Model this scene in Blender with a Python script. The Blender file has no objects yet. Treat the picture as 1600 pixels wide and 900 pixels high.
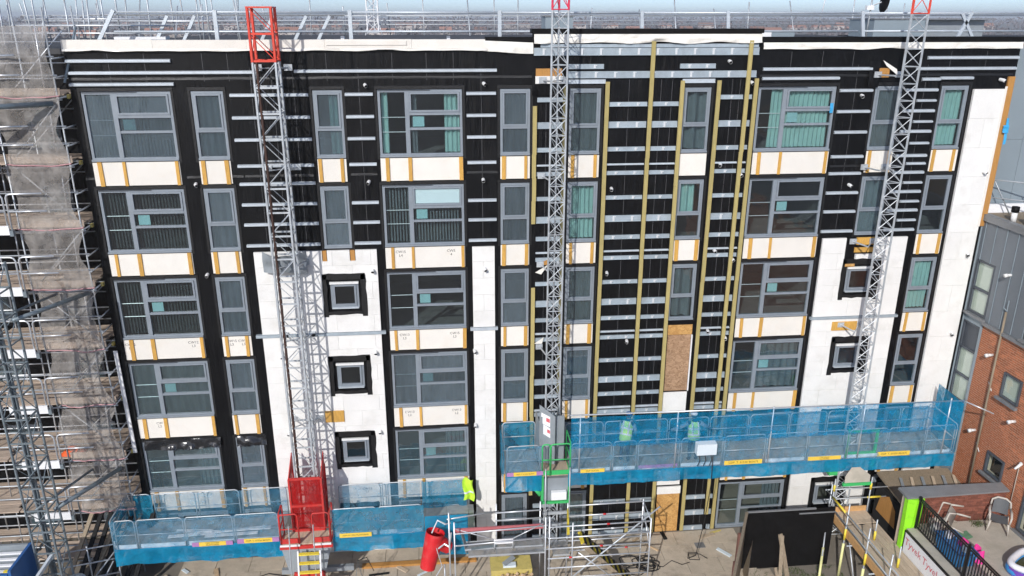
import bpy, math, random
from mathutils import Vector, Matrix, noise
from math import radians, sin, cos, pi, sqrt, floor

# ------------------------------------------------------------------ scene, camera, light
S = bpy.context.scene
COL = S.collection
random.seed(7)
CAM = Vector((0.0, -24.207, 18.304))
PITCH, YAW, ROLL = 0.334047, 0.097252, 0.00115
FPX = 1224.71
_f = Vector((sin(YAW)*cos(PITCH), cos(YAW)*cos(PITCH), -sin(PITCH)))
_r = Vector((cos(YAW), -sin(YAW), 0.0))
_u = _r.cross(_f)
_R = _r*cos(ROLL) + _u*sin(ROLL)
_U = -_r*sin(ROLL) + _u*cos(ROLL)
cam_data = bpy.data.cameras.new("camera")
cam = bpy.data.objects.new("camera", cam_data)
COL.objects.link(cam)
m = Matrix((_R, _U, -_f)).transposed().to_4x4()
m.translation = CAM
cam.matrix_world = m
cam_data.sensor_width = 36.0
cam_data.lens = 36.0*FPX/1600.0
cam_data.clip_start = 0.1
cam_data.clip_end = 20000
S.camera = cam

SUN_EL, SUN_AZ = radians(31), radians(26)
world = bpy.data.worlds.new("World")
S.world = world
world.use_nodes = True
wn = world.node_tree
sky_tex = wn.nodes.new("ShaderNodeTexSky")
sky_tex.sky_type = 'NISHITA'
sky_tex.sun_disc = False
sky_tex.sun_elevation = SUN_EL
sky_tex.sun_rotation = pi + SUN_AZ
sky_tex.air_density = 0.45
sky_tex.dust_density = 0.6
sky_tex.ozone_density = 1.5
wn.links.new(sky_tex.outputs[0], wn.nodes["Background"].inputs[0])
wn.nodes["Background"].inputs[1].default_value = 0.15
sun_data = bpy.data.lights.new("sun", 'SUN')
sun_data.energy = 3.15
sun_data.angle = radians(0.53)
sun_data.color = (1.0, 0.975, 0.945)
sun = bpy.data.objects.new("sun", sun_data)
COL.objects.link(sun)
to_sun = Vector((-sin(SUN_AZ)*cos(SUN_EL), -cos(SUN_AZ)*cos(SUN_EL), sin(SUN_EL)))
sun.location = to_sun*60
sun.rotation_euler = (-to_sun).to_track_quat('-Z', 'Y').to_euler()
S.view_settings.view_transform = 'Standard'
S.view_settings.look = 'None'
S.view_settings.exposure = 0.15
S.view_settings.gamma = 1.0
S.cycles.use_denoising = True
S.cycles.max_bounces = 6
S.cycles.use_adaptive_sampling = True
S.cycles.adaptive_threshold = 0.03
S.cycles.volume_bounces = 0
S.cycles.diffuse_bounces = 3
S.cycles.transparent_max_bounces = 16

# ------------------------------------------------------------------ helpers
def on_y(px, py, Y):
    """point of the upright plane at depth Y that lies behind a measured photo position"""
    d = _f + _R*((px-800)/FPX) + _U*((450-py)/FPX)
    return CAM + d*((Y-CAM.y)/d.y)
def on_z(px, py, Z):
    d = _f + _R*((px-800)/FPX) + _U*((450-py)/FPX)
    return CAM + d*((Z-CAM.z)/d.z)

class MB:
    def __init__(s): s.v=[]; s.f=[]; s.m=[]
    def quad(s, a, b, c, d, m=0):
        n=len(s.v); s.v += [tuple(a),tuple(b),tuple(c),tuple(d)]; s.f.append((n,n+1,n+2,n+3)); s.m.append(m); return s
    def poly(s, pts, m=0):
        n=len(s.v); s.v += [tuple(p) for p in pts]; s.f.append(tuple(range(n,n+len(pts)))); s.m.append(m); return s
    def hexa(s, p, m=0):
        n=len(s.v); s.v += [tuple(q) for q in p]
        for f in ((0,3,2,1),(4,5,6,7),(0,1,5,4),(1,2,6,5),(2,3,7,6),(3,0,4,7)):
            s.f.append(tuple(n+i for i in f)); s.m.append(m)
        return s
    def box(s, x0,x1,y0,y1,z0,z1, m=0):
        return s.hexa([(x0,y0,z0),(x1,y0,z0),(x1,y1,z0),(x0,y1,z0),(x0,y0,z1),(x1,y0,z1),(x1,y1,z1),(x0,y1,z1)], m)
    def bar(s, p, q, w, h, m=0, up=(0,0,1)):
        p=Vector(p); q=Vector(q); d=(q-p).normalized(); u=Vector(up)
        if abs(d.dot(u))>0.98: u=Vector((0,1,0))
        a=d.cross(u).normalized()*(w/2); b=a.cross(d).normalized()*(h/2)
        return s.hexa([p-a-b,p+a-b,p+a+b,p-a+b,q-a-b,q+a-b,q+a+b,q-a+b], m)
    def path(s, pts, r, n=6, m=0, caps=True, closed=False):
        pts=[Vector(p) for p in pts]; k=len(pts); rings=[]
        t0=(pts[1]-pts[0]).normalized()
        a=t0.cross(Vector((0,0,1)))
        if a.length<1e-3: a=Vector((1,0,0))
        a.normalize()
        for i,p in enumerate(pts):
            if closed: t=(pts[(i+1)%k]-pts[i-1]).normalized()
            else:
                t=Vector((0,0,0))
                if i>0: t+=(p-pts[i-1]).normalized()
                if i<k-1: t+=(pts[i+1]-p).normalized()
                t = t.normalized() if t.length>1e-6 else t0
            a=(a-t*a.dot(t))
            if a.length<1e-5: a=t.orthogonal()
            a.normalize(); b=t.cross(a)
            rr = r[i] if isinstance(r,(list,tuple)) else r
            base=len(s.v)
            for j in range(n):
                th=2*pi*j/n
                s.v.append(tuple(p+(a*cos(th)+b*sin(th))*rr))
            rings.append(base)
        for i in range(k if closed else k-1):
            A=rings[i]; B=rings[(i+1)%k]
            for j in range(n):
                s.f.append((A+j,A+(j+1)%n,B+(j+1)%n,B+j)); s.m.append(m)
        if caps and not closed:
            s.f.append(tuple(rings[0]+j for j in range(n))[::-1]); s.m.append(m)
            s.f.append(tuple(rings[-1]+j for j in range(n))); s.m.append(m)
        return s
    def tube(s, p, q, r, n=6, m=0): return s.path([p,q], r, n, m)
    def grid(s, fn, nu, nv, m=0, wrap=False):
        n=len(s.v)
        for j in range(nv+1):
            for i in range(nu+1):
                s.v.append(tuple(fn(i/nu, j/nv)))
        for j in range(nv):
            for i in range(nu):
                a=n+j*(nu+1)+i
                s.f.append((a,a+1,a+nu+2,a+nu+1)); s.m.append(m)
        return s
    def mesh(s, name, mats, smooth=False):
        me=bpy.data.meshes.new(name); me.from_pydata(s.v,[],s.f)
        if not isinstance(mats,(list,tuple)): mats=[mats]
        for x in mats: me.materials.append(x)
        if len(mats)>1: me.polygons.foreach_set('material_index', s.m)
        if smooth: me.polygons.foreach_set('use_smooth',[True]*len(me.polygons))
        me.update()
        return me
    def build(s, name, mats, parent=None, smooth=False):
        return link(name, s.mesh(name, mats, smooth), parent)
def link(name, me, parent=None):
    o=bpy.data.objects.new(name, me); COL.objects.link(o)
    if parent is not None: adopt(o, parent)
    return o
def adopt(o, parent):
    o.parent=parent
    if parent.type=='EMPTY': o.matrix_parent_inverse=Matrix.Translation(-parent.location)
def tag(o, label, cat, group=None, kind=None):
    if label: o['label']=label
    if cat: o['category']=cat
    if group: o['group']=group
    if kind: o['kind']=kind
    return o
def thing(name, label, cat, loc, group=None):
    o=bpy.data.objects.new(name, None); COL.objects.link(o); o.location=loc; o.empty_display_size=0.2
    return tag(o, label, cat, group)
def piece(name, mat, parent, *boxes):
    b=MB()
    for x in boxes: b.box(*x)
    return b.build(name, mat, parent)
def tube_part(name, mat, parent, p, q, r, n=6):
    return MB().tube(p,q,r,n).build(name, mat, parent, True)

# ------------------------------------------------------------------ materials
def mat(name, col, rough=0.6, metal=0.0, var=0.18, scale=2.0, bump=0.0, bscale=30.0, spec=0.5,
        stretch=(1,1,1), obj_var=0.0, spots=None, spot_amt=0.0, spot_scale=1.5):
    M=bpy.data.materials.new(name); M.use_nodes=True
    nt=M.node_tree; N=nt.nodes; L=nt.links
    b=N["Principled BSDF"]
    b.inputs["Roughness"].default_value=rough; b.inputs["Metallic"].default_value=metal
    b.inputs["Specular IOR Level"].default_value=spec
    geo=N.new("ShaderNodeNewGeometry"); mp=N.new("ShaderNodeMapping"); mp.inputs['Scale'].default_value=stretch
    L.new(geo.outputs["Position"], mp.inputs["Vector"])
    nz=N.new("ShaderNodeTexNoise"); nz.inputs["Scale"].default_value=scale; nz.inputs["Detail"].default_value=6; nz.inputs["Roughness"].default_value=0.65
    L.new(mp.outputs[0], nz.inputs["Vector"])
    mr=N.new("ShaderNodeMapRange"); mr.inputs[1].default_value=0.25; mr.inputs[2].default_value=0.75
    mr.inputs[3].default_value=1-var; mr.inputs[4].default_value=1+var
    L.new(nz.outputs["Fac"], mr.inputs[0])
    mul=N.new("ShaderNodeMix"); mul.data_type='RGBA'; mul.blend_type='MULTIPLY'; mul.inputs[0].default_value=1
    mul.inputs[6].default_value=(*col,1); L.new(mr.outputs[0], mul.inputs[7])
    out=mul.outputs[2]
    if obj_var:
        oi=N.new("ShaderNodeObjectInfo"); m2=N.new("ShaderNodeMapRange"); m2.inputs[3].default_value=1-obj_var; m2.inputs[4].default_value=1+obj_var
        L.new(oi.outputs["Random"], m2.inputs[0])
        mm=N.new("ShaderNodeMix"); mm.data_type='RGBA'; mm.blend_type='MULTIPLY'; mm.inputs[0].default_value=1
        L.new(out, mm.inputs[6]); L.new(m2.outputs[0], mm.inputs[7]); out=mm.outputs[2]
    if spots:
        n2=N.new("ShaderNodeTexNoise"); n2.inputs["Scale"].default_value=spot_scale; n2.inputs["Detail"].default_value=8; n2.inputs["Roughness"].default_value=0.7
        L.new(mp.outputs[0], n2.inputs["Vector"])
        r2=N.new("ShaderNodeMapRange"); r2.inputs[1].default_value=0.52; r2.inputs[2].default_value=0.72; r2.inputs[3].default_value=0; r2.inputs[4].default_value=spot_amt
        L.new(n2.outputs["Fac"], r2.inputs[0])
        m3=N.new("ShaderNodeMix"); m3.data_type='RGBA'; L.new(r2.outputs[0], m3.inputs[0]); L.new(out, m3.inputs[6]); m3.inputs[7].default_value=(*spots,1); out=m3.outputs[2]
    L.new(out, b.inputs["Base Color"])
    if bump:
        n3=N.new("ShaderNodeTexNoise"); n3.inputs["Scale"].default_value=bscale; n3.inputs["Detail"].default_value=4
        L.new(mp.outputs[0], n3.inputs["Vector"])
        bp=N.new("ShaderNodeBump"); bp.inputs["Strength"].default_value=bump; bp.inputs["Distance"].default_value=0.02
        L.new(n3.outputs["Fac"], bp.inputs["Height"]); L.new(bp.outputs[0], b.inputs["Normal"])
    return M

def membrane_mat():
    M=mat("black_membrane",(0.0055,0.0054,0.0060),rough=0.42,spec=0.2,var=0.35,scale=1.3,spots=(0.014,0.0135,0.0135),spot_amt=0.6,spot_scale=0.9)
    nt=M.node_tree;N=nt.nodes;L=nt.links;b=N["Principled BSDF"]
    geo=N.new("ShaderNodeNewGeometry")
    h=None
    for ang,sc,w in ((0.9,0.8,1.0),(-0.6,1.3,0.7)):
        mp=N.new("ShaderNodeMapping"); mp.inputs["Rotation"].default_value=(0,ang,0); mp.inputs["Scale"].default_value=(3.6,1,0.55)
        L.new(geo.outputs["Position"],mp.inputs[0])
        nz=N.new("ShaderNodeTexNoise"); nz.inputs["Scale"].default_value=sc; nz.inputs["Detail"].default_value=3; nz.inputs["Distortion"].default_value=0.8
        L.new(mp.outputs[0],nz.inputs["Vector"])
        ml=N.new("ShaderNodeMath"); ml.operation='MULTIPLY'; ml.inputs[1].default_value=w; L.new(nz.outputs["Fac"],ml.inputs[0])
        if h is None: h=ml.outputs[0]
        else:
            ad=N.new("ShaderNodeMath"); L.new(h,ad.inputs[0]); L.new(ml.outputs[0],ad.inputs[1]); h=ad.outputs[0]
    pt=N.new("ShaderNodeTexNoise"); pt.inputs["Scale"].default_value=0.55; pt.inputs["Detail"].default_value=2; L.new(geo.outputs["Position"],pt.inputs["Vector"])
    pr=N.new("ShaderNodeMapRange"); pr.inputs[1].default_value=0.45; pr.inputs[2].default_value=0.68; pr.inputs[3].default_value=0.08; pr.inputs[4].default_value=1.0; L.new(pt.outputs["Fac"],pr.inputs[0])
    bp=N.new("ShaderNodeBump"); bp.inputs["Distance"].default_value=0.10
    L.new(pr.outputs[0],bp.inputs["Strength"])
    L.new(h,bp.inputs["Height"]); L.new(bp.outputs[0],b.inputs["Normal"])
    return M

def net_mat(name, col, trans, col2=None, bands=None, thread=0.0):
    """woven netting: part of the light passes straight through the holes, the threads scatter the rest"""
    M=bpy.data.materials.new(name); M.use_nodes=True
    nt=M.node_tree;N=nt.nodes;L=nt.links
    N.remove(N["Principled BSDF"]); out=N["Material Output"]
    df=N.new("ShaderNodeBsdfDiffuse"); tl=N.new("ShaderNodeBsdfTranslucent"); tr=N.new("ShaderNodeBsdfTransparent")
    geo=N.new("ShaderNodeNewGeometry")
    nz=N.new("ShaderNodeTexNoise"); nz.inputs["Scale"].default_value=1.6; nz.inputs["Detail"].default_value=5
    L.new(geo.outputs["Position"],nz.inputs["Vector"])
    mx=N.new("ShaderNodeMix"); mx.data_type='RGBA'; mx.inputs[6].default_value=(*col,1); mx.inputs[7].default_value=(*(col2 or tuple(c*0.7 for c in col)),1)
    r=N.new("ShaderNodeMapRange"); r.inputs[1].default_value=0.35; r.inputs[2].default_value=0.7; L.new(nz.outputs["Fac"],r.inputs[0]); L.new(r.outputs[0],mx.inputs[0])
    L.new(mx.outputs[2],df.inputs[0]); L.new(mx.outputs[2],tl.inputs[0])
    a=N.new("ShaderNodeMixShader"); a.inputs[0].default_value=0.35; L.new(df.outputs[0],a.inputs[1]); L.new(tl.outputs[0],a.inputs[2])
    n2=N.new("ShaderNodeTexNoise"); n2.inputs["Scale"].default_value=3.5; n2.inputs["Detail"].default_value=4; L.new(geo.outputs["Position"],n2.inputs["Vector"])
    r2=N.new("ShaderNodeMapRange"); r2.inputs[1].default_value=0.3; r2.inputs[2].default_value=0.7; r2.inputs[3].default_value=trans-0.16; r2.inputs[4].default_value=trans+0.16
    L.new(n2.outputs["Fac"],r2.inputs[0])
    b=N.new("ShaderNodeMixShader"); L.new(r2.outputs[0],b.inputs[0]); L.new(a.outputs[0],b.inputs[1]); L.new(tr.outputs[0],b.inputs[2])
    cz=N.new("ShaderNodeTexNoise"); cz.inputs["Scale"].default_value=4.5; cz.inputs["Detail"].default_value=3; cz.inputs["Distortion"].default_value=1.5; L.new(geo.outputs["Position"],cz.inputs["Vector"])
    cb=N.new("ShaderNodeBump"); cb.inputs["Strength"].default_value=0.8; cb.inputs["Distance"].default_value=0.06; L.new(cz.outputs["Fac"],cb.inputs["Height"]); L.new(cb.outputs[0],df.inputs["Normal"])
    L.new(b.outputs[0],out.inputs[0])
    return M

def glass_mat(name, tint, dust, dust_col=(0.32,0.36,0.4)):
    """window glass: clear pane with a mirror reflection and a film of dust or protective sheet"""
    M=bpy.data.materials.new(name); M.use_nodes=True
    nt=M.node_tree;N=nt.nodes;L=nt.links
    N.remove(N["Principled BSDF"]); out=N["Material Output"]
    tr=N.new("ShaderNodeBsdfTransparent"); tr.inputs[0].default_value=(*tint,1)
    gl=N.new("ShaderNodeBsdfGlossy"); gl.inputs["Roughness"].default_value=0.015; gl.inputs[0].default_value=(0.95,0.97,1,1)
    df=N.new("ShaderNodeBsdfDiffuse"); df.inputs[0].default_value=(*dust_col,1)
    geo=N.new("ShaderNodeNewGeometry"); oi=N.new("ShaderNodeObjectInfo")
    mp=N.new("ShaderNodeMapping"); mp.inputs["Scale"].default_value=(1.6,1,0.8); L.new(geo.outputs["Position"],mp.inputs[0])
    nz=N.new("ShaderNodeTexNoise"); nz.inputs["Scale"].default_value=1.7; nz.inputs["Detail"].default_value=5; nz.inputs["Distortion"].default_value=1.2
    L.new(mp.outputs[0],nz.inputs["Vector"])
    r=N.new("ShaderNodeMapRange"); r.inputs[1].default_value=0.3; r.inputs[2].default_value=0.75; r.inputs[3].default_value=dust*0.75; r.inputs[4].default_value=dust*1.25
    L.new(nz.outputs["Fac"],r.inputs[0])
    rm=N.new("ShaderNodeMapRange"); rm.inputs[3].default_value=0.6; rm.inputs[4].default_value=1.4; L.new(oi.outputs["Random"],rm.inputs[0])
    mu=N.new("ShaderNodeMath"); mu.operation='MULTIPLY'; L.new(r.outputs[0],mu.inputs[0]); L.new(rm.outputs[0],mu.inputs[1])
    a=N.new("ShaderNodeMixShader"); L.new(mu.outputs[0],a.inputs[0]); L.new(tr.outputs[0],a.inputs[1]); L.new(df.outputs[0],a.inputs[2])
    fr=N.new("ShaderNodeFresnel"); fr.inputs["IOR"].default_value=2.0
    wv=N.new("ShaderNodeTexNoise"); wv.inputs["Scale"].default_value=2.2; wv.inputs["Detail"].default_value=1; L.new(geo.outputs["Position"],wv.inputs["Vector"])
    bp=N.new("ShaderNodeBump"); bp.inputs["Strength"].default_value=0.07; bp.inputs["Distance"].default_value=0.12; L.new(wv.outputs["Fac"],bp.inputs["Height"])
    L.new(bp.outputs[0],gl.inputs["Normal"])
    # the mirror reflection belongs to the outer face of the pane; inside the slab the ray goes straight on
    fs=N.new("ShaderNodeMath"); fs.operation='SUBTRACT'; fs.inputs[0].default_value=1.0; L.new(geo.outputs["Backfacing"],fs.inputs[1])
    fm=N.new("ShaderNodeMath"); fm.operation='MULTIPLY'; L.new(fr.outputs[0],fm.inputs[0]); L.new(fs.outputs[0],fm.inputs[1])
    b=N.new("ShaderNodeMixShader"); L.new(fm.outputs[0],b.inputs[0]); L.new(a.outputs[0],b.inputs[1]); L.new(gl.outputs[0],b.inputs[2])
    L.new(b.outputs[0],out.inputs[0])
    return M

def osb_mat(name, c1, c2):
    M=mat(name,c1,rough=0.75,var=0.12,scale=1.2)
    nt=M.node_tree;N=nt.nodes;L=nt.links;b=N["Principled BSDF"]
    geo=N.new("ShaderNodeNewGeometry"); vo=N.new("ShaderNodeTexVoronoi"); vo.inputs["Scale"].default_value=14
    mp=N.new("ShaderNodeMapping"); mp.inputs["Scale"].default_value=(1,1,2.2); mp.inputs["Rotation"].default_value=(0,0.5,0)
    nz=N.new("ShaderNodeTexNoise"); nz.inputs["Scale"].default_value=6; L.new(geo.outputs["Position"],nz.inputs["Vector"])
    ad=N.new("ShaderNodeMix"); ad.data_type='RGBA'; ad.inputs[0].default_value=0.25; L.new(geo.outputs["Position"],ad.inputs[6]); L.new(nz.outputs["Color"],ad.inputs[7])
    L.new(ad.outputs[2],mp.inputs[0]); L.new(mp.outputs[0],vo.inputs["Vector"])
    cr=N.new("ShaderNodeMix"); cr.data_type='RGBA'; cr.inputs[6].default_value=(*c1,1); cr.inputs[7].default_value=(*c2,1)
    sp=N.new("ShaderNodeSeparateColor"); L.new(vo.outputs["Color"],sp.inputs[0]); L.new(sp.outputs[0],cr.inputs[0])
    L.new(cr.outputs[2],b.inputs["Base Color"])
    return M

MT={}
MT['membrane']=membrane_mat()
MT['black']=mat("black_sheet",(0.007,0.0065,0.0065),rough=0.6,spec=0.15,var=0.3,bump=0.3,bscale=4)
MT['tape']=mat("black_tape",(0.009,0.0085,0.0085),rough=0.5,var=0.3,scale=6,bump=0.5,bscale=14)
MT['board']=mat("white_insulation",(0.79,0.775,0.74),rough=0.85,var=0.05,scale=1.5,obj_var=0.03,spots=(0.60,0.575,0.52),spot_amt=0.5,spot_scale=1.6,bump=0.12,bscale=50)
MT['spandrel']=mat("cream_insulation",(0.78,0.74,0.67),rough=0.85,var=0.05,scale=2,obj_var=0.04,spots=(0.74,0.63,0.50),spot_amt=0.35,spot_scale=1.5)
MT['cream']=mat("cream_parapet_board",(0.79,0.75,0.68),rough=0.8,var=0.05,scale=1.5,obj_var=0.03,spots=(0.62,0.5,0.4),spot_amt=0.3,spot_scale=1.2)
MT['foil']=mat("folded_white_film",(0.80,0.77,0.70),rough=0.35,var=0.08,scale=2,bump=0.5,bscale=5)
MT['frame']=mat("grey_window_frame",(0.26,0.295,0.33),rough=0.42,metal=0.15,var=0.10,scale=3,spots=(0.3,0.32,0.34),spot_amt=0.3)
MT['framedk']=mat("dark_grey_frame",(0.085,0.095,0.11),rough=0.45,metal=0.1,var=0.1)
MT['rail']=mat("galvanised_rail",(0.56,0.61,0.65),rough=0.45,metal=0.25,var=0.12,scale=5,obj_var=0.06)
MT['railc']=mat("galvanised_channel",(0.38,0.44,0.48),rough=0.45,metal=0.2,var=0.15,scale=5,obj_var=0.08)
MT['clip']=mat("steel_clip",(0.72,0.74,0.75),rough=0.4,metal=0.2,var=0.05)
MT['batten']=mat("treated_green_batten",(0.43,0.35,0.135),rough=0.8,var=0.18,scale=6,stretch=(4,4,0.6),obj_var=0.08,spots=(0.3,0.25,0.12),spot_amt=0.4)
MT['batten2']=mat("yellow_timber_batten",(0.60,0.335,0.072),rough=0.75,var=0.2,scale=8,stretch=(3,3,0.6),obj_var=0.10,spots=(0.42,0.2,0.05),spot_amt=0.5)
MT['timber']=mat("orange_timber",(0.47,0.23,0.06),rough=0.8,var=0.3,scale=5,stretch=(4,4,0.5),spots=(0.2,0.1,0.04),spot_amt=0.6,spot_scale=5)
MT['white']=mat("white_plastic",(0.78,0.78,0.76),rough=0.4,var=0.05,spots=(0.45,0.43,0.4),spot_amt=0.4,spot_scale=8)
MT['whitep']=mat("white_painted_board",(0.82,0.82,0.82),rough=0.6,var=0.06)
MT['dark']=mat("dark_hole",(0.008,0.008,0.008),rough=0.9)
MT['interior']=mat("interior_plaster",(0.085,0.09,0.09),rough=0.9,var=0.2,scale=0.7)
MT['glass_clear']=glass_mat("clear_glass",(0.91,0.965,0.965),0.012)
MT['glass_dusty']=glass_mat("dusty_glass",(0.86,0.93,0.935),0.10,(0.27,0.36,0.39))
MT['glass_film']=glass_mat("filmed_glass",(0.74,0.81,0.83),0.27,(0.20,0.255,0.29))
MT['teal']=mat("teal_curtain",(0.235,0.385,0.36),rough=0.9,var=0.1)
MT['darkcur']=mat("charcoal_blind",(0.026,0.033,0.036),rough=0.9,var=0.2)
MT['greycur']=mat("grey_net_curtain",(0.085,0.105,0.115),rough=0.9,var=0.2)
MT['blind']=mat("white_roller_blind",(0.72,0.76,0.78),rough=0.8,var=0.03)
MT['paper']=mat("pale_teal_notice",(0.25,0.43,0.44),rough=0.7,var=0.05)
MT['osb']=osb_mat("strand_board",(0.62,0.36,0.12),(0.42,0.21,0.06))
MT['osbold']=osb_mat("weathered_strand_board",(0.46,0.29,0.17),(0.26,0.15,0.08))
MT['galv']=mat("galvanised_tube",(0.50,0.53,0.55),rough=0.45,metal=0.3,var=0.2,scale=4,obj_var=0.12,spots=(0.25,0.2,0.17),spot_amt=0.4,spot_scale=3)
MT['galvl']=mat("bright_aluminium_tube",(0.66,0.68,0.70),rough=0.35,metal=0.5,var=0.1,scale=4,obj_var=0.1)
MT['steel']=mat("blue_grey_steel",(0.22,0.265,0.29),rough=0.45,metal=0.4,var=0.2,scale=5,spots=(0.14,0.1,0.08),spot_amt=0.4,spot_scale=6)
MT['rust']=mat("rusty_leg",(0.06,0.03,0.022),rough=0.7,metal=0.2,var=0.4,scale=6,spots=(0.12,0.045,0.02),spot_amt=0.7,spot_scale=7)
MT['red']=mat("red_paint",(0.56,0.035,0.03),rough=0.6,var=0.25,scale=3,spots=(0.22,0.08,0.06),spot_amt=0.8,spot_scale=4)
MT['redor']=mat("orange_red_paint",(0.70,0.065,0.035),rough=0.55,var=0.2,scale=3,spots=(0.30,0.10,0.07),spot_amt=0.7,spot_scale=5)
MT['pinkred']=mat("pink_red_paint",(0.70,0.04,0.09),rough=0.45,var=0.1,scale=3)
MT['chute']=mat("red_plastic",(0.62,0.014,0.02),rough=0.5,var=0.15,scale=3,spots=(0.42,0.14,0.12),spot_amt=0.6,spot_scale=3)
MT['green']=mat("green_paint",(0.05,0.46,0.13),rough=0.5,var=0.12,scale=3,spots=(0.05,0.2,0.08),spot_amt=0.4)
MT['lime']=mat("lime_panel",(0.30,0.80,0.02),rough=0.5,var=0.08,scale=3,spots=(0.12,0.4,0.02),spot_amt=0.5,spot_scale=6)
MT['yellow']=mat("yellow_paint",(0.80,0.62,0.06),rough=0.5,var=0.12,scale=4,spots=(0.4,0.33,0.1),spot_amt=0.4)
MT['yelpost']=mat("pale_yellow_sleeve",(0.74,0.72,0.33),rough=0.5,var=0.1,scale=3)
MT['banner']=mat("yellow_banner",(0.80,0.55,0.07),rough=0.7,var=0.08)
MT['purple']=mat("mauve_strip",(0.42,0.20,0.42),rough=0.7,var=0.1)
MT['ink']=mat("black_lettering",(0.03,0.02,0.02),rough=0.7,var=0.0)
MT['redink']=mat("red_lettering",(0.65,0.12,0.14),rough=0.7,var=0.0)
MT['bluenet']=net_mat("blue_debris_net",(0.035,0.36,0.56),0.42,(0.02,0.25,0.43))
MT['bluenet2']=net_mat("thick_blue_debris_net",(0.02,0.36,0.61),0.18,(0.010,0.25,0.46))
MT['bluethin']=net_mat("thin_blue_net",(0.20,0.45,0.62),0.64,(0.08,0.32,0.52))
MT['greynet']=net_mat("grey_debris_net",(0.66,0.62,0.575),0.56,(0.48,0.44,0.40))
MT['deck']=mat("steel_deck",(0.33,0.34,0.33),rough=0.55,metal=0.2,var=0.25,scale=3,obj_var=0.1,spots=(0.45,0.42,0.36),spot_amt=0.5,spot_scale=4)
MT['plank']=mat("brown_scaffold_board",(0.50,0.40,0.315),rough=0.85,var=0.25,scale=4,stretch=(0.5,5,5),obj_var=0.14,spots=(0.2,0.14,0.1),spot_amt=0.5)
MT['plank2']=mat("pale_scaffold_board",(0.50,0.40,0.29),rough=0.85,var=0.22,scale=4,stretch=(5,0.5,5),obj_var=0.14,spots=(0.33,0.24,0.15),spot_amt=0.6,spot_scale=2.5)
MT['ply']=mat("orange_ply_edge",(0.56,0.32,0.13),rough=0.8,var=0.2,scale=5,spots=(0.36,0.2,0.09),spot_amt=0.5)
MT['oldwood']=mat("weathered_timber",(0.27,0.215,0.15),rough=0.85,var=0.3,scale=5,stretch=(4,4,0.4),obj_var=0.1)
MT['roof']=mat("grey_roof_felt",(0.07,0.07,0.072),rough=0.9,var=0.2,scale=0.8)
MT['ground']=mat("dusty_ground",(0.21,0.185,0.15),rough=0.95,var=0.25,scale=0.8,spots=(0.10,0.09,0.07),spot_amt=0.5,spot_scale=0.6,bump=0.3,bscale=12)
MT['slab']=mat("concrete_slab",(0.50,0.425,0.33),rough=0.9,var=0.14,scale=2.5,obj_var=0.06,spots=(0.20,0.165,0.125),spot_amt=0.75,spot_scale=1.0)
MT['concrete']=mat("pale_concrete",(0.46,0.42,0.35),rough=0.9,var=0.15,scale=2,spots=(0.3,0.28,0.22),spot_amt=0.5)
MT['brick']=mat("red_brick",(0.47,0.165,0.075),rough=0.85,var=0.25,scale=9,obj_var=0.25,bump=0.2,bscale=60)
MT['mortar']=mat("mortar",(0.62,0.50,0.38),rough=0.95,var=0.15,scale=8)
MT['seam']=mat("grey_zinc_cladding",(0.185,0.205,0.225),rough=0.5,metal=0.15,var=0.1,scale=0.8,obj_var=0.05)
MT['panel']=mat("pale_grey_panel",(0.26,0.31,0.34),rough=0.45,metal=0.1,var=0.08,scale=0.6,obj_var=0.04)
MT['coping']=mat("grey_coping",(0.23,0.235,0.24),rough=0.5,metal=0.2,var=0.15)
MT['beige']=mat("beige_blind",(0.78,0.71,0.59),rough=0.8,var=0.05)
MT['rail_black']=mat("black_gloss_paint",(0.012,0.012,0.013),rough=0.35,var=0.2)
MT['chairp']=mat("faded_plastic",(0.50,0.46,0.40),rough=0.5,var=0.1,spots=(0.36,0.32,0.27),spot_amt=0.4)
MT['chairg']=mat("grey_mesh_seat",(0.11,0.115,0.12),rough=0.7,var=0.15)
MT['pool_w']=mat("white_vinyl",(0.78,0.80,0.84),rough=0.3,var=0.04)
MT['pool_b']=mat("blue_vinyl",(0.04,0.26,0.58),rough=0.3,var=0.1)
MT['pool_p']=mat("purple_vinyl",(0.18,0.07,0.42),rough=0.3,var=0.1)
MT['pink']=mat("pink_fabric",(0.75,0.04,0.30),rough=0.8,var=0.1)
MT['grn']=mat("green_sheet",(0.13,0.27,0.16),rough=0.7,var=0.15)
MT['hivis']=mat("hi_vis_yellow",(0.55,0.86,0.05),rough=0.7,var=0.08)
MT['hivisg']=mat("hi_vis_green",(0.52,0.88,0.18),rough=0.7,var=0.08)
MT['reflect']=mat("reflective_band",(0.80,0.82,0.80),rough=0.5,var=0.03)
MT['navy']=mat("navy_cloth",(0.02,0.03,0.06),rough=0.9,var=0.2)
MT['greysleeve']=mat("grey_sleeve",(0.25,0.30,0.36),rough=0.9,var=0.2)
MT['skin']=mat("skin",(0.52,0.32,0.23),rough=0.6,var=0.05)
MT['hair']=mat("brown_hair",(0.04,0.025,0.018),rough=0.8,var=0.1)
MT['cabinet']=mat("pale_cabinet",(0.66,0.74,0.78),rough=0.45,var=0.06)
MT['bluep']=mat("blue_paint",(0.03,0.12,0.34),rough=0.45,var=0.15)
MT['greyp']=mat("grey_sheet_metal",(0.30,0.33,0.35),rough=0.5,metal=0.2,var=0.15,scale=3,spots=(0.2,0.2,0.2),spot_amt=0.4)
MT['cable']=mat("black_rubber",(0.012,0.012,0.013),rough=0.6,var=0.1)
MT['yelslab']=mat("yellow_mineral_slab",(0.53,0.43,0.13),rough=0.95,var=0.2,scale=6,spots=(0.4,0.33,0.15),spot_amt=0.5)
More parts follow.
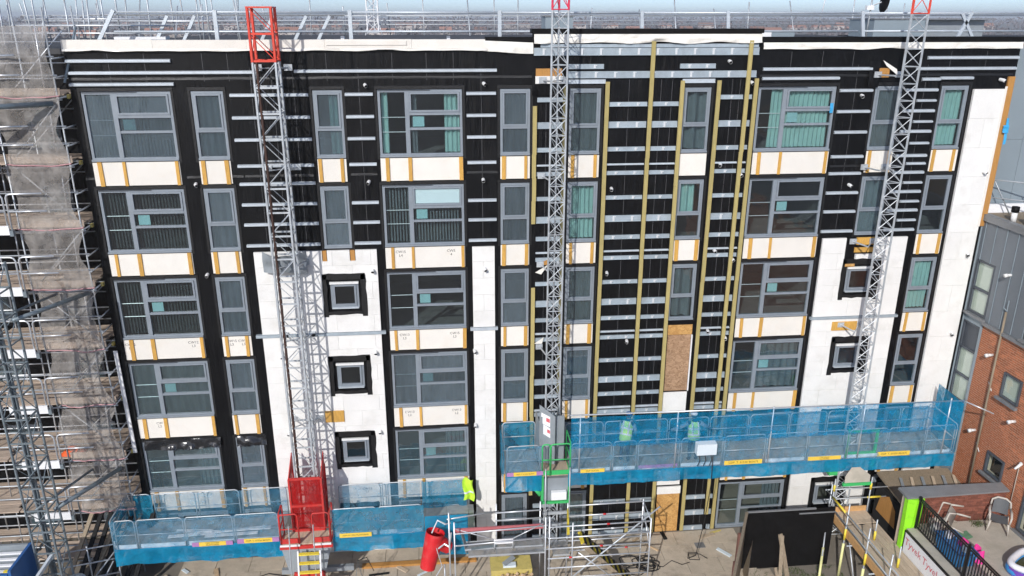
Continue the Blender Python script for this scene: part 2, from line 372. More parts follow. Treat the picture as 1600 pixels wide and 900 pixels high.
MT['bag']=mat("white_sack",(0.62,0.60,0.56),rough=0.8,var=0.15,scale=5,bump=0.4,bscale=12)
MT['debris']=mat("cardboard_debris",(0.50,0.36,0.22),rough=0.9,var=0.3,scale=7,obj_var=0.3)
MT['oranges']=mat("orange_sack",(0.70,0.11,0.02),rough=0.7,var=0.2,scale=4,bump=0.4,bscale=8)
MT['foliage']=mat("moss_green",(0.07,0.095,0.03),rough=0.9,var=0.4,scale=6)
MT['bare']=mat("bare_trees",(0.19,0.165,0.17),rough=0.95,var=0.3,scale=0.02,obj_var=0.2)
MT['field']=mat("far_land",(0.15,0.14,0.12),rough=0.95,var=0.3,scale=0.004)
MT['h_wall']=mat("far_house_wall",(0.45,0.40,0.36),rough=0.9,var=0.1,obj_var=0.3)
MT['h_roof']=mat("far_house_roof",(0.30,0.16,0.12),rough=0.9,var=0.2,obj_var=0.3)
MT['mesh']=net_mat("expanded_metal",(0.42,0.44,0.46),0.35,(0.32,0.34,0.36))
MT['redmesh']=net_mat("red_mesh_guard",(0.52,0.02,0.02),0.16,(0.42,0.02,0.02))

def brick_wall_mat():
    M=mat("distant_brickwork",(0.40,0.14,0.065),rough=0.85,var=0.2,scale=1)
    nt=M.node_tree;N=nt.nodes;L=nt.links
    geo=N.new("ShaderNodeNewGeometry"); sp=N.new("ShaderNodeSeparateXYZ"); cb=N.new("ShaderNodeCombineXYZ"); L.new(geo.outputs["Position"],sp.inputs[0]); L.new(sp.outputs[1],cb.inputs[0]); L.new(sp.outputs[2],cb.inputs[1])
    br=N.new("ShaderNodeTexBrick"); br.inputs["Scale"].default_value=1; br.inputs["Brick Width"].default_value=.226; br.inputs["Row Height"].default_value=.075; br.inputs["Mortar Size"].default_value=.012
    br.inputs["Color1"].default_value=(.44,.15,.07,1); br.inputs["Color2"].default_value=(.30,.10,.05,1); br.inputs["Mortar"].default_value=(.6,.5,.38,1)
    L.new(cb.outputs[0],br.inputs["Vector"]); L.new(br.outputs["Color"],N["Principled BSDF"].inputs["Base Color"])
    return M
MT['brickfar']=brick_wall_mat()

MT['seamtape']=mat("seam_tape",(0.10,0.10,0.105),rough=0.6,var=0.5,scale=3)
MT['bluetie']=mat("sky_blue_polythene",(0.05,0.36,0.66),rough=0.4,var=0.2,bump=0.5,bscale=10)

MT['polythene']=mat("black_polythene",(0.02,0.02,0.022),rough=0.16,var=0.4,scale=3,bump=0.8,bscale=7)
MT['bluetall']=net_mat("tall_blue_net",(0.005,0.36,0.68),0.56,(0.004,0.28,0.56))

# ------------------------------------------------------------------ ground
def structure(name, bm, m, smooth=False):
    o=bm.build(name, m, None, smooth); o['kind']='structure'; return o
structure('ground', MB().box(-6000,6000,-400,9000,-0.6,-0.03), MT['field'])
gp=structure('site_yard', MB().box(-60,60,-60,30,-0.028,0.0), MT['ground'])
# paving slabs along the foot of the building, each its own piece
pav=tag(thing('paving_strip',None,None,(3,-1.3,0)),None,None,kind='structure')
yy=-0.12
row=0
while yy>-3.4:
    d=0.78
    x=-9.3+(0.45 if row%2 else 0)
    while x<11.2:
        w=1.18
        if x+w<11.6:
            h=0.03+random.uniform(-.004,.006)
            piece('slab',MT['slab'],pav,(x+.008,x+w-.008,yy-d+.008,yy-.008,0.002,h))
        x+=w
    yy-=d; row+=1

# ------------------------------------------------------------------ main building
B=thing('apartment_building','long six storey apartment block stripped to black membrane, white insulation boards and grey windows','building',(4.0,4.0,0))
ZS=[0.06,2.90,5.72,8.56,11.40,14.24]      # sill heights, ground floor upwards
ZH=[2.00,4.84,7.70,10.54,13.37,16.24]     # head heights
COLX=dict(A=(-10.10,-7.60),B=(-7.05,-6.12),C=(-3.58,-2.70),D=(-1.69,0.85),E=(1.98,2.92),F=(4.11,5.10),
          G=(7.65,8.56),H=(10.06,12.60),I=(13.86,14.78),J=(16.07,17.01))
X0,X1=-10.36,18.48
# which openings there are: (column, floor) -> kind
WIN={}
for c in 'ADH':
    for f in range(6): WIN[(c,f)]='wide'
for c in 'BEFJ':
    for f in range(6): WIN[(c,f)]='narrow'
for c in 'CI':
    for f in (4,5): WIN[(c,f)]='narrow'
    for f in range(4): WIN[(c,f)]='small'
for f in (3,4,5): WIN[('G',f)]='narrow'
def small_rect(c,f):
    x0 = -3.50 if c=='C' else 13.80
    z0 = ZS[f]+0.80
    return (x0,x0+0.91,z0,z0+0.90)
def win_rect(c,f):
    if WIN[(c,f)]=='small': return small_rect(c,f)
    return (*COLX[c],ZS[f],ZH[f])
HOLES=[win_rect(*k) for k in WIN]+[(7.68,8.58,5.80,8.36),(7.70,8.62,0.0,1.98)]

def cells(rect, holes):
    """split a rectangle into the cells left after cutting out the holes"""
    x0,x1,z0,z1=rect
    hs=[h for h in holes if h[0]<x1 and h[1]>x0 and h[2]<z1 and h[3]>z0]
    xs=sorted({x0,x1}|{min(max(v,x0),x1) for h in hs for v in h[:2]})
    zs=sorted({z0,z1}|{min(max(v,z0),z1) for h in hs for v in h[2:]})
    out=[]
    for i in range(len(xs)-1):
        run=None
        for j in range(len(zs)-1):
            cx=(xs[i]+xs[i+1])/2; cz=(zs[j]+zs[j+1])/2
            inside=any(h[0]<cx<h[1] and h[2]<cz<h[3] for h in hs)
            if inside:
                if run: out.append(run); run=None
            else:
                run=[xs[i],xs[i+1],run[2] if run else zs[j],zs[j+1]]
        if run: out.append(run)
    return out
mb=MB()
for (a,b,c,d) in cells((X0,X1,0.0,17.34),HOLES):
    mb.quad((a,-.03,c),(b,-.03,c),(b,-.03,d),(a,-.03,d))
for (a,b,c,d) in HOLES:                       # reveals of the openings
    for p,q in (((a,c),(a,d)),((a,d),(b,d)),((b,d),(b,c)),((b,c),(a,c))):
        mb.quad((p[0],-.03,p[1]),(q[0],-.03,q[1]),(q[0],.16,q[1]),(p[0],.16,p[1]))
mb.quad((X0,-.03,0),(X0,-.03,17.34),(X0,.9,17.34),(X0,.9,0))
mb.build('membrane',MT['membrane'],B)
# shell behind the membrane
for x in (X0,X1-0.25): piece('end_wall',MT['black'],B,(x+.002,x+.25,.2,14.5,0,17.3))
piece('rear_wall',MT['concrete'],B,(X0,X1,14.5,14.8,0,17.3))
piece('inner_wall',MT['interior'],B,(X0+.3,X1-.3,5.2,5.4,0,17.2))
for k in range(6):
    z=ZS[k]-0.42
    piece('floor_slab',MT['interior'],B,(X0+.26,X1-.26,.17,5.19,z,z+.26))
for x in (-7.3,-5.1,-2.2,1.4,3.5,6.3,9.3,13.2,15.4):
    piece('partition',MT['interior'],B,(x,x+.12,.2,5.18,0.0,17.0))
piece('roof_deck',MT['roof'],B,(X0,X1,0.12,14.8,17.30,17.46))

# --- windows
rnd=random.Random(11)
def ring(b,x0,x1,z0,z1,w,y0,y1,m=0):
    b.box(x0,x0+w,y0,y1,z0,z1,m); b.box(x1-w,x1,y0,y1,z0,z1,m)
    b.box(x0+w,x1-w,y0,y1,z1-w,z1,m); b.box(x0+w,x1-w,y0,y1,z0,z0+w,m)
def pane(p,x0,x1,z0,z1,g,y=0.03):
    o=piece('pane',MT[g],p,(x0,x1,y,y+.006,z0,z1)); return o
def curtain(p,x0,x1,z0,z1,m,folds=14,amp=.03,y=.13):
    n=max(6,int((x1-x0)*folds*4)); ph=rnd.uniform(0,6)
    def fn(u,v):
        x=x0+(x1-x0)*u
        return (x, y+amp*sin(x*2*pi*folds/2+ph+0.6*sin(x*3))+.02*sin(v*3+x*5), z0+(z1-z0)*v)
    return MB().grid(fn,n,3).build('curtain',MT[m],p,True)
def slats(p,x0,x1,z0,z1,m):
    b=MB(); x=x0
    while x<x1-.05:
        b.box(x,x+.05,.2,.215,z0,z1); x+=.095
    return b.build('vertical_blind',MT[m],p)
def make_window(c,f):
    kind=WIN[(c,f)]; x0,x1,z0,z1=win_rect(c,f); b=MB(); w=.075
    ring(b,x0+.012,x1-.012,z0+.012,z1-.012,w,-.015,.07)
    gl={'wide':rnd.choice(['glass_clear','glass_dusty','glass_dusty']),'narrow':rnd.choice(['glass_dusty','glass_film','glass_dusty']),'small':'glass_clear'}[kind]
    if c in 'BE': gl='glass_film'
    if c=='F' and f in (4,3): gl='glass_clear' if f==4 else 'glass_dusty'
    if c in 'HJG': gl='glass_clear'
    if c=='A' and f==5: gl='glass_film'
    if c=='A' and f in (1,2): gl='glass_dusty'
    if c=='D': gl={5:'glass_clear',4:'glass_clear',3:'glass_clear',2:'glass_film',1:'glass_dusty',0:'glass_dusty'}[f]
    if c=='A' and f in (3,4): gl='glass_clear'
    if kind=='wide':
        xm=x0+.345*(x1-x0); t1=z1-.72; t2=z1-1.17
        b.box(xm-.065,xm+.065,-.02,.07,z0+.087,z1-.087)
        b.box(xm+.065,x1-.087,-.018,.07,t1-.045,t1+.045); b.box(xm+.065,x1-.087,-.014,.07,t2-.035,t2+.035)
        b.box(x0+.01,x1-.01,-.075,-.016,z0-.015,z0+.045)
        fr=b.build('window',MT['frame'],B)
        s=MB(); ring(s,xm+.07,x1-.09,t1+.05,z1-.09,.055,-.045,.0)
        s.build('opening_sash',MT['frame'],fr)
        pane(fr,x0+.087,xm-.065,z0+.087,z1-.087,gl)
        pane(fr,xm+.126,x1-.146,t1+.106,z1-.146,gl,.004)
        pane(fr,xm+.066,x1-.088,t2+.036,t1-.046,gl); pane(fr,xm+.066,x1-.088,z0+.088,t2-.036,gl)
        for z in (z1-.83,z1-1.27): MB().tube((x0+.09,.075,z),(xm-.07,.075,z),.011).build('safety_bar',MT['clip'],fr)
        if not (c=='A' and f in (1,)) and not (c=='H' and f==0):
            piece('notice',MT['paper'],fr,(xm+.16,xm+.50,.045,.05,t2+.06,t1-.09))
        if f!=0:
            h=MB().box(x0+.02,x0+.62*(x1-x0),-.035,-.016,z1-.045,z1-.02); h.build('head_vent',MT['framedk'],fr)
        if (c,f)==('H',5):
            curtain(fr,xm+.05,x1-.1,z0+.1,z1-.1,'teal'); curtain(fr,x0+.5,xm,z0+.1,z1-.1,'teal')
        elif (c,f)==('D',5):
            curtain(fr,x1-.55,x1-.1,z0+.1,z1-.1,'teal'); curtain(fr,x0+.1,x0+.3,z0+.1,z1-.1,'teal')
            curtain(fr,xm+.1,xm+.28,z0+.1,z1-.1,'greycur')
        elif (c,f)==('D',4):
            slats(fr,x0+.1,xm-.05,z0+.09,z1-.09,'greycur'); slats(fr,xm+.1,x1-.1,z0+.09,t1-.06,'greycur')
            piece('roller_blind',MT['blind'],fr,(xm+.13,x1-.15,.012,.02,t1+.11,z1-.15))
        elif (c,f) in (('A',4),('A',5),('A',3)):
            slats(fr,x0+.1,x1-.1,z0+.09,z1-.09,'darkcur' if f!=5 else 'greycur')
        elif (c,f) in (('A',1),('D',1),('H',0)):
            curtain(fr,x1-.8,x1-.1,z0+.1,z1-.1,'greycur')
        elif (c,f) in (('D',2),('A',2)):
            curtain(fr,x0+.1,x1-.1,z0+.1,z1-.1,'darkcur',8)
        elif (c,f)==('H',2): curtain(fr,xm+.1,x1-.1,z0+.1,z1-.1,'greycur',8)
    elif kind=='narrow':
        t=z0+.42*(z1-z0)
        b.box(x0+.087,x1-.087,-.018,.07,t-.04,t+.04)
        b.box(x0+.01,x1-.01,-.065,-.016,z0-.015,z0+.04)
        fr=b.build('window',MT['frame'],B)
        s=MB(); ring(s,x0+.09,x1-.09,t+.045,z1-.09,.05,-.045,.0); s.build('opening_sash',MT['frame'],fr)
        pane(fr,x0+.141,x1-.141,t+.096,z1-.141,gl,.004); pane(fr,x0+.088,x1-.088,z0+.088,t-.041,gl)
        if (c,f) in (('F',4),('J',5),('J',3)): curtain(fr,x0+.1,x1-.1,z0+.1,z1-.1,'teal')
        elif (c,f) in (('C',5),('J',1)): curtain(fr,x0+.45,x1-.1,z0+.1,z1-.1,'teal')
        elif (c,f) in (('G',4),): curtain(fr,x0+.1,x1-.25,z0+.8,z1-.1,'teal',9,.05)
        elif c=='G': curtain(fr,x0+.1,x1-.1,z0+.1,z1-.1,'greycur',5,.07)
        elif rnd.random()<.55: curtain(fr,x0+.1,x1-.1,z0+.1,z1-.1,rnd.choice(['greycur','darkcur']),9)
    else:
        fr=b.build('window',MT['frame'],B)
        s=MB(); ring(s,x0+.09,x1-.09,z0+.09,z1-.09,.06,-.05,-.004); s.build('opening_sash',MT['frame'],fr)
        pane(fr,x0+.151,x1-.151,z0+.151,z1-.151,gl,.0)
        piece('head_vent',MT['white'],fr,(x0+.0,x1-.0,-.10,-.017,z1-.06,z1+.012))
        piece('sill',MT['rail'],fr,(x0+.03,x1-.03,-.09,-.017,z0+.0,z0+.035))
    return fr
for k in sorted(WIN): make_window(*k)

# --- black tape hems proud of the sheet round the openings
def hem(x0,x1,z0,z1):
    b=MB(); n=10
    for side in range(4):
        pass
    b.box(x0-.07,x0-.005,-.05,-.031,z0-.08,z1+.1); b.box(x1+.005,x1+.07,-.05,-.031,z0-.08,z1+.1)
    b.box(x0-.07,x1+.07,-.055,-.031,z1+.006,z1+.10)
    b.build('tape_hem',MT['tape'],B)
for k in sorted(WIN):
    if WIN[k]!='small': hem(*win_rect(*k))

# --- spandrel boards with timber battens
FR={'wide':(.09,.355,.965),'narrow':(.13,.86)}
for (c,f),kind in sorted(WIN.items()):
    if kind=='small' or f==0: continue
    if c in 'CI' and f==4:
        continue
    x0,x1=COLX[c]; z0=ZH[f-1]+.13; z1=ZS[f]-.045
    if c=='G' and f==3: continue
    o=piece('spandrel_board',MT['spandrel'],B,(x0+.01,x1-.01,-.058,-.034,z0,z1))
    if c=='G' and f==5: continue
    for q in FR[kind]:
        xm=x0+q*(x1-x0)+rnd.uniform(-.03,.03); wv=rnd.uniform(.085,.125); t=rnd.uniform(-.012,.012)
        MB().hexa([(xm-wv/2,-.095,z0-.01),(xm+wv/2,-.095,z0-.01),(xm+wv/2,-.06,z0-.01),(xm-wv/2,-.06,z0-.01),
                   (xm-wv/2+t,-.095,z1+.015),(xm+wv/2+t,-.095,z1+.015),(xm+wv/2+t,-.06,z1+.015),(xm-wv/2+t,-.06,z1+.015)]).build('spandrel_batten',MT['batten2'],B)
# --- blank openings closed with strand board
pb=piece('strand_board',MT['osbold'],B,(7.72,8.54,.0,.03,5.86,7.98)); piece('strand_board',MT['osb'],B,(7.70,8.56,-.04,.0,8.0,8.36))
piece('strand_board',MT['osb'],B,(7.74,8.58,-.06,-.02,0.03,1.66))
piece('spandrel_board',MT['board'],B,(7.72,8.60,-.07,-.02,1.665,1.97)); piece('spandrel_board',MT['board'],B,(7.66,8.54,-.07,-.034,5.02,5.83))
piece('white_trim',MT['whitep'],B,(8.545,8.585,-.06,-.01,5.86,7.98))
piece('spandrel_board',MT['board'],B,(7.66,8.55,-.058,-.034,2.05,2.9))

# --- white insulation boards
def boards(x0,x1,z0,z1,holes,seed,w=1.2,h=0.568,m='board'):
    r=random.Random(seed); z=z0; row=0
    while z<z1-.05:
        zt=min(z+h,z1); x=x0-(w*.5 if row%2 else 0)
        while x<x1-.02:
            a=max(x,x0); c=min(x+w,x1)
            if c-a>.04:
                cs=cells((a+.0025,c-.0025,z+.0025,zt-.0025),holes)
                if cs:
                    b=MB(); y=-.115+r.uniform(-.004,.004)
                    for q in cs: b.box(q[0],q[1],y,-.034,q[2],q[3])
                    b.build('insulation_board',MT[m],B)
            x+=w
        z=zt; row+=1
def surround(c,f):
    x0,x1,z0,z1=small_rect(c,f); return (x0-.20,x1+.20,z0-.17,z1+.26)
LH=[surround('C',f) for f in range(4)]+[(-3.66,-3.50,10.98,11.4),(-2.80,-2.62,10.98,11.4)]
boards(-5.75,-1.95,0.0,8.45,LH,1); boards(-5.75,-1.95,8.56,11.33,LH,2)
boards(1.07,1.79,0.0,8.44,[],3,w=.72); boards(1.07,1.79,8.57,11.33,[],4,w=.72)
RH=[surround('I',f) for f in range(4)]+[(13.60,14.0,10.2,11.4),(14.0,14.62,10.72,11.4)]
boards(12.77,15.75,0.0,8.40,RH,5); boards(12.77,15.75,8.50,11.30,RH,6)
boards(17.13,18.22,0.0,16.12,[],7,w=1.1,h=.95)
# ragged tape round the small windows
for c in 'CI':
    for f in range(4):
        x0,x1,z0,z1=surround(c,f); r=random.Random(f*7+ord(c))
        b=MB()
        for (a0,a1,b0,b1) in ((x0-.03,x0+.12,z0-.09,z1+.02),(x1-.12,x1+.04,z0-.09,z1+.02),(x0-.02,x1+.02,z1-.16,z1+.05),(x0+.1,x1-.1,z0-.02,z0+.1)):
            n=6; pts=[]
            lw=a1-a0; lh=b1-b0
            if lh>lw:
                for i in range(n+1): pts.append((a0+r.uniform(-.018,.018),b0+lh*i/n))
                for i in range(n+1): pts.append((a1+r.uniform(-.018,.018),b1-lh*i/n))
            else:
                for i in range(n+1): pts.append((a0+lw*i/n,b0+r.uniform(-.018,.018)))
                for i in range(n+1): pts.append((a1-lw*i/n,b1+r.uniform(-.018,.018)))
            b.poly([(p[0],-.122,p[1]) for p in pts])
        b.build('window_tape',MT['tape'],B)
# timber and pads behind the mast ties, shelf angles
piece('timber_block',MT['timber'],B,(-3.64,-3.52,-.10,-.034,10.98,11.32)); piece('timber_block',MT['timber'],B,(-2.78,-2.64,-.10,-.034,10.98,11.32))
piece('shelf_angle',MT['railc'],B,(-5.95,-1.80,-.16,-.034,8.46,8.55)); piece('shelf_angle',MT['rail'],B,(.97,1.88,-.15,-.034,8.455,8.555)); piece('shelf_angle',MT['railc'],B,(12.68,15.85,-.16,-.034,8.41,8.49))
piece('timber_block',MT['osb'],B,(13.66,14.0,-.13,-.034,10.30,10.40))
piece('timber_pad',MT['batten2'],B,(13.98,14.6,-.09,-.034,11.05,11.30)); piece('timber_pad',MT['batten2'],B,(13.95,14.6,-.07,-.034,10.78,10.95))
piece('timber_pad',MT['batten2'],B,(-3.98,-3.35,-.15,-.116,5.30,5.72))
piece('timber_pad',MT['batten2'],B,(13.5,14.4,-.15,-.117,7.98,8.30))
# --- horizontal galvanised rails of the left and right bays
def rail(x0,x1,z,h=.105,d=.075):
    b=MB(); y=-.034
    b.hexa([(x0,y-d,z-h/2+.02),(x1,y-d,z-h/2+.02),(x1,y,z-h/2),(x0,y,z-h/2),(x0,y-d,z+h/2-.02),(x1,y-d,z+h/2-.02),(x1,y,z+h/2),(x0,y,z+h/2)])
    b.box(x0,x1,y-d-.006,y-d-.001,z-.012,z+.012)
    b.build('cladding_rail',MT['rail'],B)
RL=[16.10,15.45,14.80,14.02,13.47,12.83,12.20,11.53]
for z in RL: rail(-5.93,-3.68,z)
for i,z in enumerate(RL):
    if i!=4: rail(-2.62,-1.80,z); rail(.97,1.86,z)
    rail(12.68,13.76,z); rail(14.88,15.93,z)
for z in (15.77,15.11,14.42,13.76,13.13,12.50,11.86): rail(15.28,15.93,z,.09)
for a,b_,z in ((-10.34,-7.47,17.08),(-10.34,-5.05,16.75),(-10.34,-7.46,16.43),(-4.03,1.89,16.77),(15.42,18.46,17.08),(10.12,13.64,16.76),(15.1,18.43,16.75),(10.12,12.61,16.48),(15.95,17.05,16.46),(15.35,15.94,16.43)):
    rail(a,b_,z)
# --- centre bay: wide channels with clips, tall green battens
def channel(x0,x1,z,h,clips=True,bright=False):
    b=MB(); b.box(x0,x1,-.085,-.034,z-h/2,z+h/2,0); b.box(x0,x1,-.115,-.085,z-h/2,z-h/2+.018,0)
    if clips:
        n=max(1,int((x1-x0)/.55)); 
        for i in range(n):
            x=x0+(i+.5)*(x1-x0)/n
            b.box(x-.03,x+.03,-.125,-.086,z-h/2+.02,z+h/2-.015,1)
            b.box(x+.03,x+.07,-.10,-.086,z+h/2-.05,z+h/2-.02,1)
    b.build('cladding_channel',[MT['rail' if bright else 'railc'],MT['clip']],B)
per=[(15.13,.19,0),(14.38,.13,0),(13.90,.045,1),(13.63,.12,0),(12.84,.12,0),(12.15,.2,0),(11.53,.13,0),(11.06,.045,1),(10.83,.12,0),(10.0,.12,0),(9.3,.2,0),(8.72,.12,0),(8.23,.045,1),(8.02,.12,0),(7.17,.12,0),(6.44,.2,0),(5.89,.12,0),(5.36,.045,1),(5.2,.12,0),(4.33,.12,0),(3.6,.2,0),(3.05,.12,0),(2.35,.12,0),(1.48,.14,0),(.81,.18,0),(.14,.16,0)]
for z,h,br in [(15.75,.13,0)]+per: channel(5.33,6.53,z,h,True,br); channel(6.69,7.52,z,h,True,br)
for z,h,br in [(15.94,.13,0)]+per: channel(8.80,9.55,z,h,True,br); channel(9.71,9.84,z,h,False,br)
for z,h,br in [(15.9,.13,0)]+per: channel(3.12,3.92,z,h,True,br)
channel(3.0,9.93,17.30,.22); channel(3.2,9.9,17.47,.10,False); channel(4.0,5.13,16.87,.14); channel(7.49,8.6,16.87,.14)
channel(4.0,9.91,16.63,.2); channel(4.05,5.2,16.43,.12,False,True); channel(7.6,8.62,16.43,.12,False,True)
def tall_batten(x,z0,z1,w=.125,y=-.118):
    n=5; b=MB(); r=random.Random(int(x*100))
    for i in range(n):
        a=z0+(z1-z0)*i/n; c=z0+(z1-z0)*(i+1)/n-.004; j=r.uniform(-.008,.008)
        b.box(x-w/2+j,x+w/2+j,y-.06,y-.012,a,c)
    b.build('tall_batten',MT['batten'],B)
for x,z0,z1 in ((5.25,.1,16.43),(6.61,.1,17.6),(7.58,.1,16.45),(8.73,.1,16.45),(9.63,.75,17.62),(9.91,.1,16.5),(3.03,12.05,15.73),(3.03,2.0,9.9),(3.96,6.0,16.3)):
    tall_batten(x,z0,z1)
# --- stapled laps of the membrane, thin upright seams with paler tape
r2=random.Random(31)
def seams(xs,z0,z1):
    for x in xs:
        b=MB(); z=z0
        while z<z1:
            e=min(z+r2.uniform(.5,1.6),z1); j=r2.uniform(-.006,.006); b.box(x+j-.005,x+j+.005,-.0335,-.0305,z,e-.02); z=e
        b.build('membrane_seam',MT['seamtape'],B)
seams((-5.3,-4.7,-4.1),11.6,16.9); seams((-2.2,),11.6,16.9); seams((1.42,),11.6,16.9); seams((5.95,6.95,7.3),.3,16.5); seams((9.2,9.45),.3,16.5); seams((3.4,),.3,16); seams((13.2,),11.5,16.9); seams((15.5,),11.5,16.9)
seams((-9.2,-8.2,-6.6,-5.9,-3.1,-1.2,-.2,.6),16.5,17.3); seams((11.0,12.0,13.0,16.2,17.4),16.7,17.3)
def sheet_lap(x0,x1,z):
    n=int((x1-x0)*4); MB().grid(lambda u,v:(x0+(x1-x0)*u,-.034-.012*(1-v)-.006*noise.noise((u*9,v,z)),z-.07*(1-v)+.012*noise.noise((u*(x1-x0)*2.5,1,z))),n,2).build('membrane_lap',MT['tape'],B)
for x0,x1 in ((X0,-7.72),(-7.45,-5.8),(-5.75,-3.72),(-2.6,-1.8),(.95,1.9),(12.7,13.8),(14.85,16.0)): sheet_lap(x0,x1,13.75)
sheet_lap(X0,2.95,16.62); sheet_lap(10.05,18.4,16.60)
# --- vent pipes poking through the skin
VENTS=[(-2.02,16.38),(1.49,16.4),(-2.06,13.49),(1.45,13.49),(1.46,10.6),(9.03,17.01),(9.78,16.38),(5.53,13.13),(5.5,10.32),(6.29,7.86),(9.02,13.85),(9.72,13.51),(9.08,10.99),(9.72,10.67),(9.1,8.13),(9.74,7.85),(13.43,15.95),(13.43,13.1),(17.96,16.41),(17.97,13.47),(17.98,10.64),(17.99,7.72),(-7.22,13.51),(-7.23,10.64),(1.09,7.74),(1.09,4.96),(-2.10,10.66),(-2.16,7.83),(-2.17,4.88),(-5.19,7.8),(-5.18,4.97)]
for x,z in VENTS:
    y=-.115 if (x<-1.9 and -5.8<x and z<11.3) or (1.0<x<1.8 and z<11.3) or x>17 else -.034
    dx=rnd.uniform(-.05,.05); b=MB()
    b.path([(x,y+.04,z),(x+dx*.3,y-.10,z-.01),(x+dx,y-.15,z-.04)],.053,10,0,caps=False)
    b.path([(x+dx,y-.148,z-.039),(x+dx*.9,y-.09,z-.01)],[.040,.040],10,1)
    b.build('vent_pipe',[MT['white'],MT['dark']],B,True)
# --- parapet
for a,c,zt in ((-10.36,-7.9,17.66),(-7.895,-5.3,17.65),(-5.295,-3.1,17.655),(-3.095,-.6,17.66),(-.595,1.55,17.655)):
    piece('parapet_board',MT['cream'],B,(a,c,-.10,.10,17.40,zt))
piece('parapet_board',MT['cream'],B,(-3.05,-.75,-.125,-.102,17.50,17.62))
def crumple(name,x0,x1,z0,z1,y,amp,m,seed,n=60,sag=None):
    def fn(u,v):
        x=x0+(x1-x0)*u; q=noise.noise((x*1.7,v*1.3,seed)); p=noise.noise((x*5,v*3,seed+4))
        zz=z0+(z1-z0)*v
        if v<.3: zz+= .05*noise.noise((x*1.1,3,seed))
        if sag: zz-= sag*u*(1-.4*v)
        return (x, y-amp*(.6+q+.5*p)*(1-.6*v), zz)
    return MB().grid(fn,n,5).build(name,MT[m],B,True)
crumple('parapet_film',-10.36,1.6,17.35,17.41,-.125,.03,'foil',1,120)
crumple('parapet_film',1.5,2.98,17.33,17.62,-.08,.06,'foil',2,30,.10)
piece('parapet_cap',MT['black'],B,(1.56,3.0,-.07,.35,17.60,17.72)); piece('parapet_core',MT['black'],B,(1.56,2.99,-.03,.2,17.36,17.60))
crumple('parapet_film',3.0,9.97,17.55,17.80,-.09,.09,'foil',3,140)
piece('parapet_core',MT['black'],B,(2.992,9.98,-.03,.3,17.345,17.82)); piece('parapet_cap',MT['black'],B,(2.93,10.02,-.10,.38,17.822,17.95))
crumple('parapet_film',10.05,18.5,17.36,17.55,-.07,.05,'foil',4,150)
piece('parapet_core',MT['black'],B,(9.982,18.48,-.03,.3,17.345,17.56)); piece('parapet_cap',MT['black'],B,(9.99,18.52,-.07,.35,17.562,17.71))
piece('parapet_core',MT['concrete'],B,(-10.36,1.55,.101,.35,17.36,17.62))
# loose flap and exposed timber by the second and third mast
crumple('loose_membrane',2.95,3.9,16.05,16.75,-.06,.06,'membrane',5,20)
piece('timber_block',MT['timber'],B,(3.06,3.85,-.13,-.10,16.60,16.82)); piece('white_trim',MT['board'],B,(3.05,3.88,-.13,-.09,16.38,16.6))
piece('timber_block',MT['timber'],B,(13.86,14.2,-.11,-.034,16.50,16.78))
crumple('loose_membrane',13.55,13.9,16.2,17.0,-.05,.1,'membrane',8,14)
MB().quad((13.93,-.12,17.02),(14.4,-.16,16.75),(14.45,-.2,16.55),(14.05,-.15,16.85)).build('torn_film',MT['foil'],B)
MB().poly([(3.1,-.14,10.42),(3.35,-.16,10.58),(3.55,-.15,10.7),(3.3,-.15,10.35)]).build('torn_film',MT['foil'],B)
MB().poly([(3.08,-.14,7.90),(3.28,-.16,8.05),(3.42,-.15,8.14),(3.36,-.15,7.9)]).build('torn_film',MT['foil'],B)
MB().poly([(3.2,-.14,10.72),(3.5,-.16,10.85),(3.55,-.15,10.68),(3.25,-.15,10.66)]).build('torn_timber',MT['timber'],B)
# torn silver membrane over the heads of the first-floor windows at the left
for a,c in ((-9.98,-7.5),(-6.98,-6.0)):
    crumple('torn_membrane',a,c,4.55,4.90,-.06,.15,'polythene',a,60)
# blue cling on the right-hand sash of the top wide window, right edge timbers
crumple('blue_cling',12.43,12.54,15.40,15.72,-.05,.04,'bluetie',3,6)
piece('edge_timber',MT['timber'],B,(18.24,18.46,-.10,-.034,11.6,16.5)); piece('edge_film',MT['spandrel'],B,(18.16,18.235,-.13,-.116,11.6,16.2))
crumple('blue_tie',18.42,18.50,14.35,15.2,-.12,.08,'bluetie',6,4); crumple('blue_tie',18.32,18.52,14.75,14.98,-.14,.10,'bluetie',9,6)
# --- marker scribbles on the boards
def lettering(txt, size, mtx, m, parent, extrude=0.0):
    cu=bpy.data.curves.new('lettering','FONT'); cu.body=txt; cu.size=size; cu.align_x='CENTER'; cu.align_y='CENTER'; cu.resolution_u=2
    t=bpy.data.objects.new('lettering_tmp',cu); COL.objects.link(t)
    dg=bpy.context.evaluated_depsgraph_get()
    me=bpy.data.meshes.new_from_object(t.evaluated_get(dg)); bpy.data.objects.remove(t); bpy.data.curves.remove(cu)
    me.materials.clear(); me.materials.append(m); me.transform(mtx); me.name='lettering'
    return link('lettering',me,parent)
FACE=Matrix.Rotation(pi/2,4,'X')
for x,z,t in ((-1.15,5.45,'CW13\nL2'),(.45,5.45,'CW13\nL2'),(-1.2,8.3,'CW13\nL3'),(.45,8.3,'CW15\nL3'),(-1.2,11.15,'CW15\nL4'),(.4,11.15,'CW5\n4'),(-7.95,8.3,'CW12\nL3'),(-9.9,8.3,'CW12\nL3'),(-6.75,8.3,'CW15\nL3'),(-6.38,8.3,'CW15\nL3'),(-9.4,5.45,'CW\nL2'),(-2.75,2.55,'CW13\nL1')):
    y=-.06 if x!=-2.75 else -.121
    lettering(t,.12,Matrix.Translation((x,y,z))@FACE,MT['ink'],B)

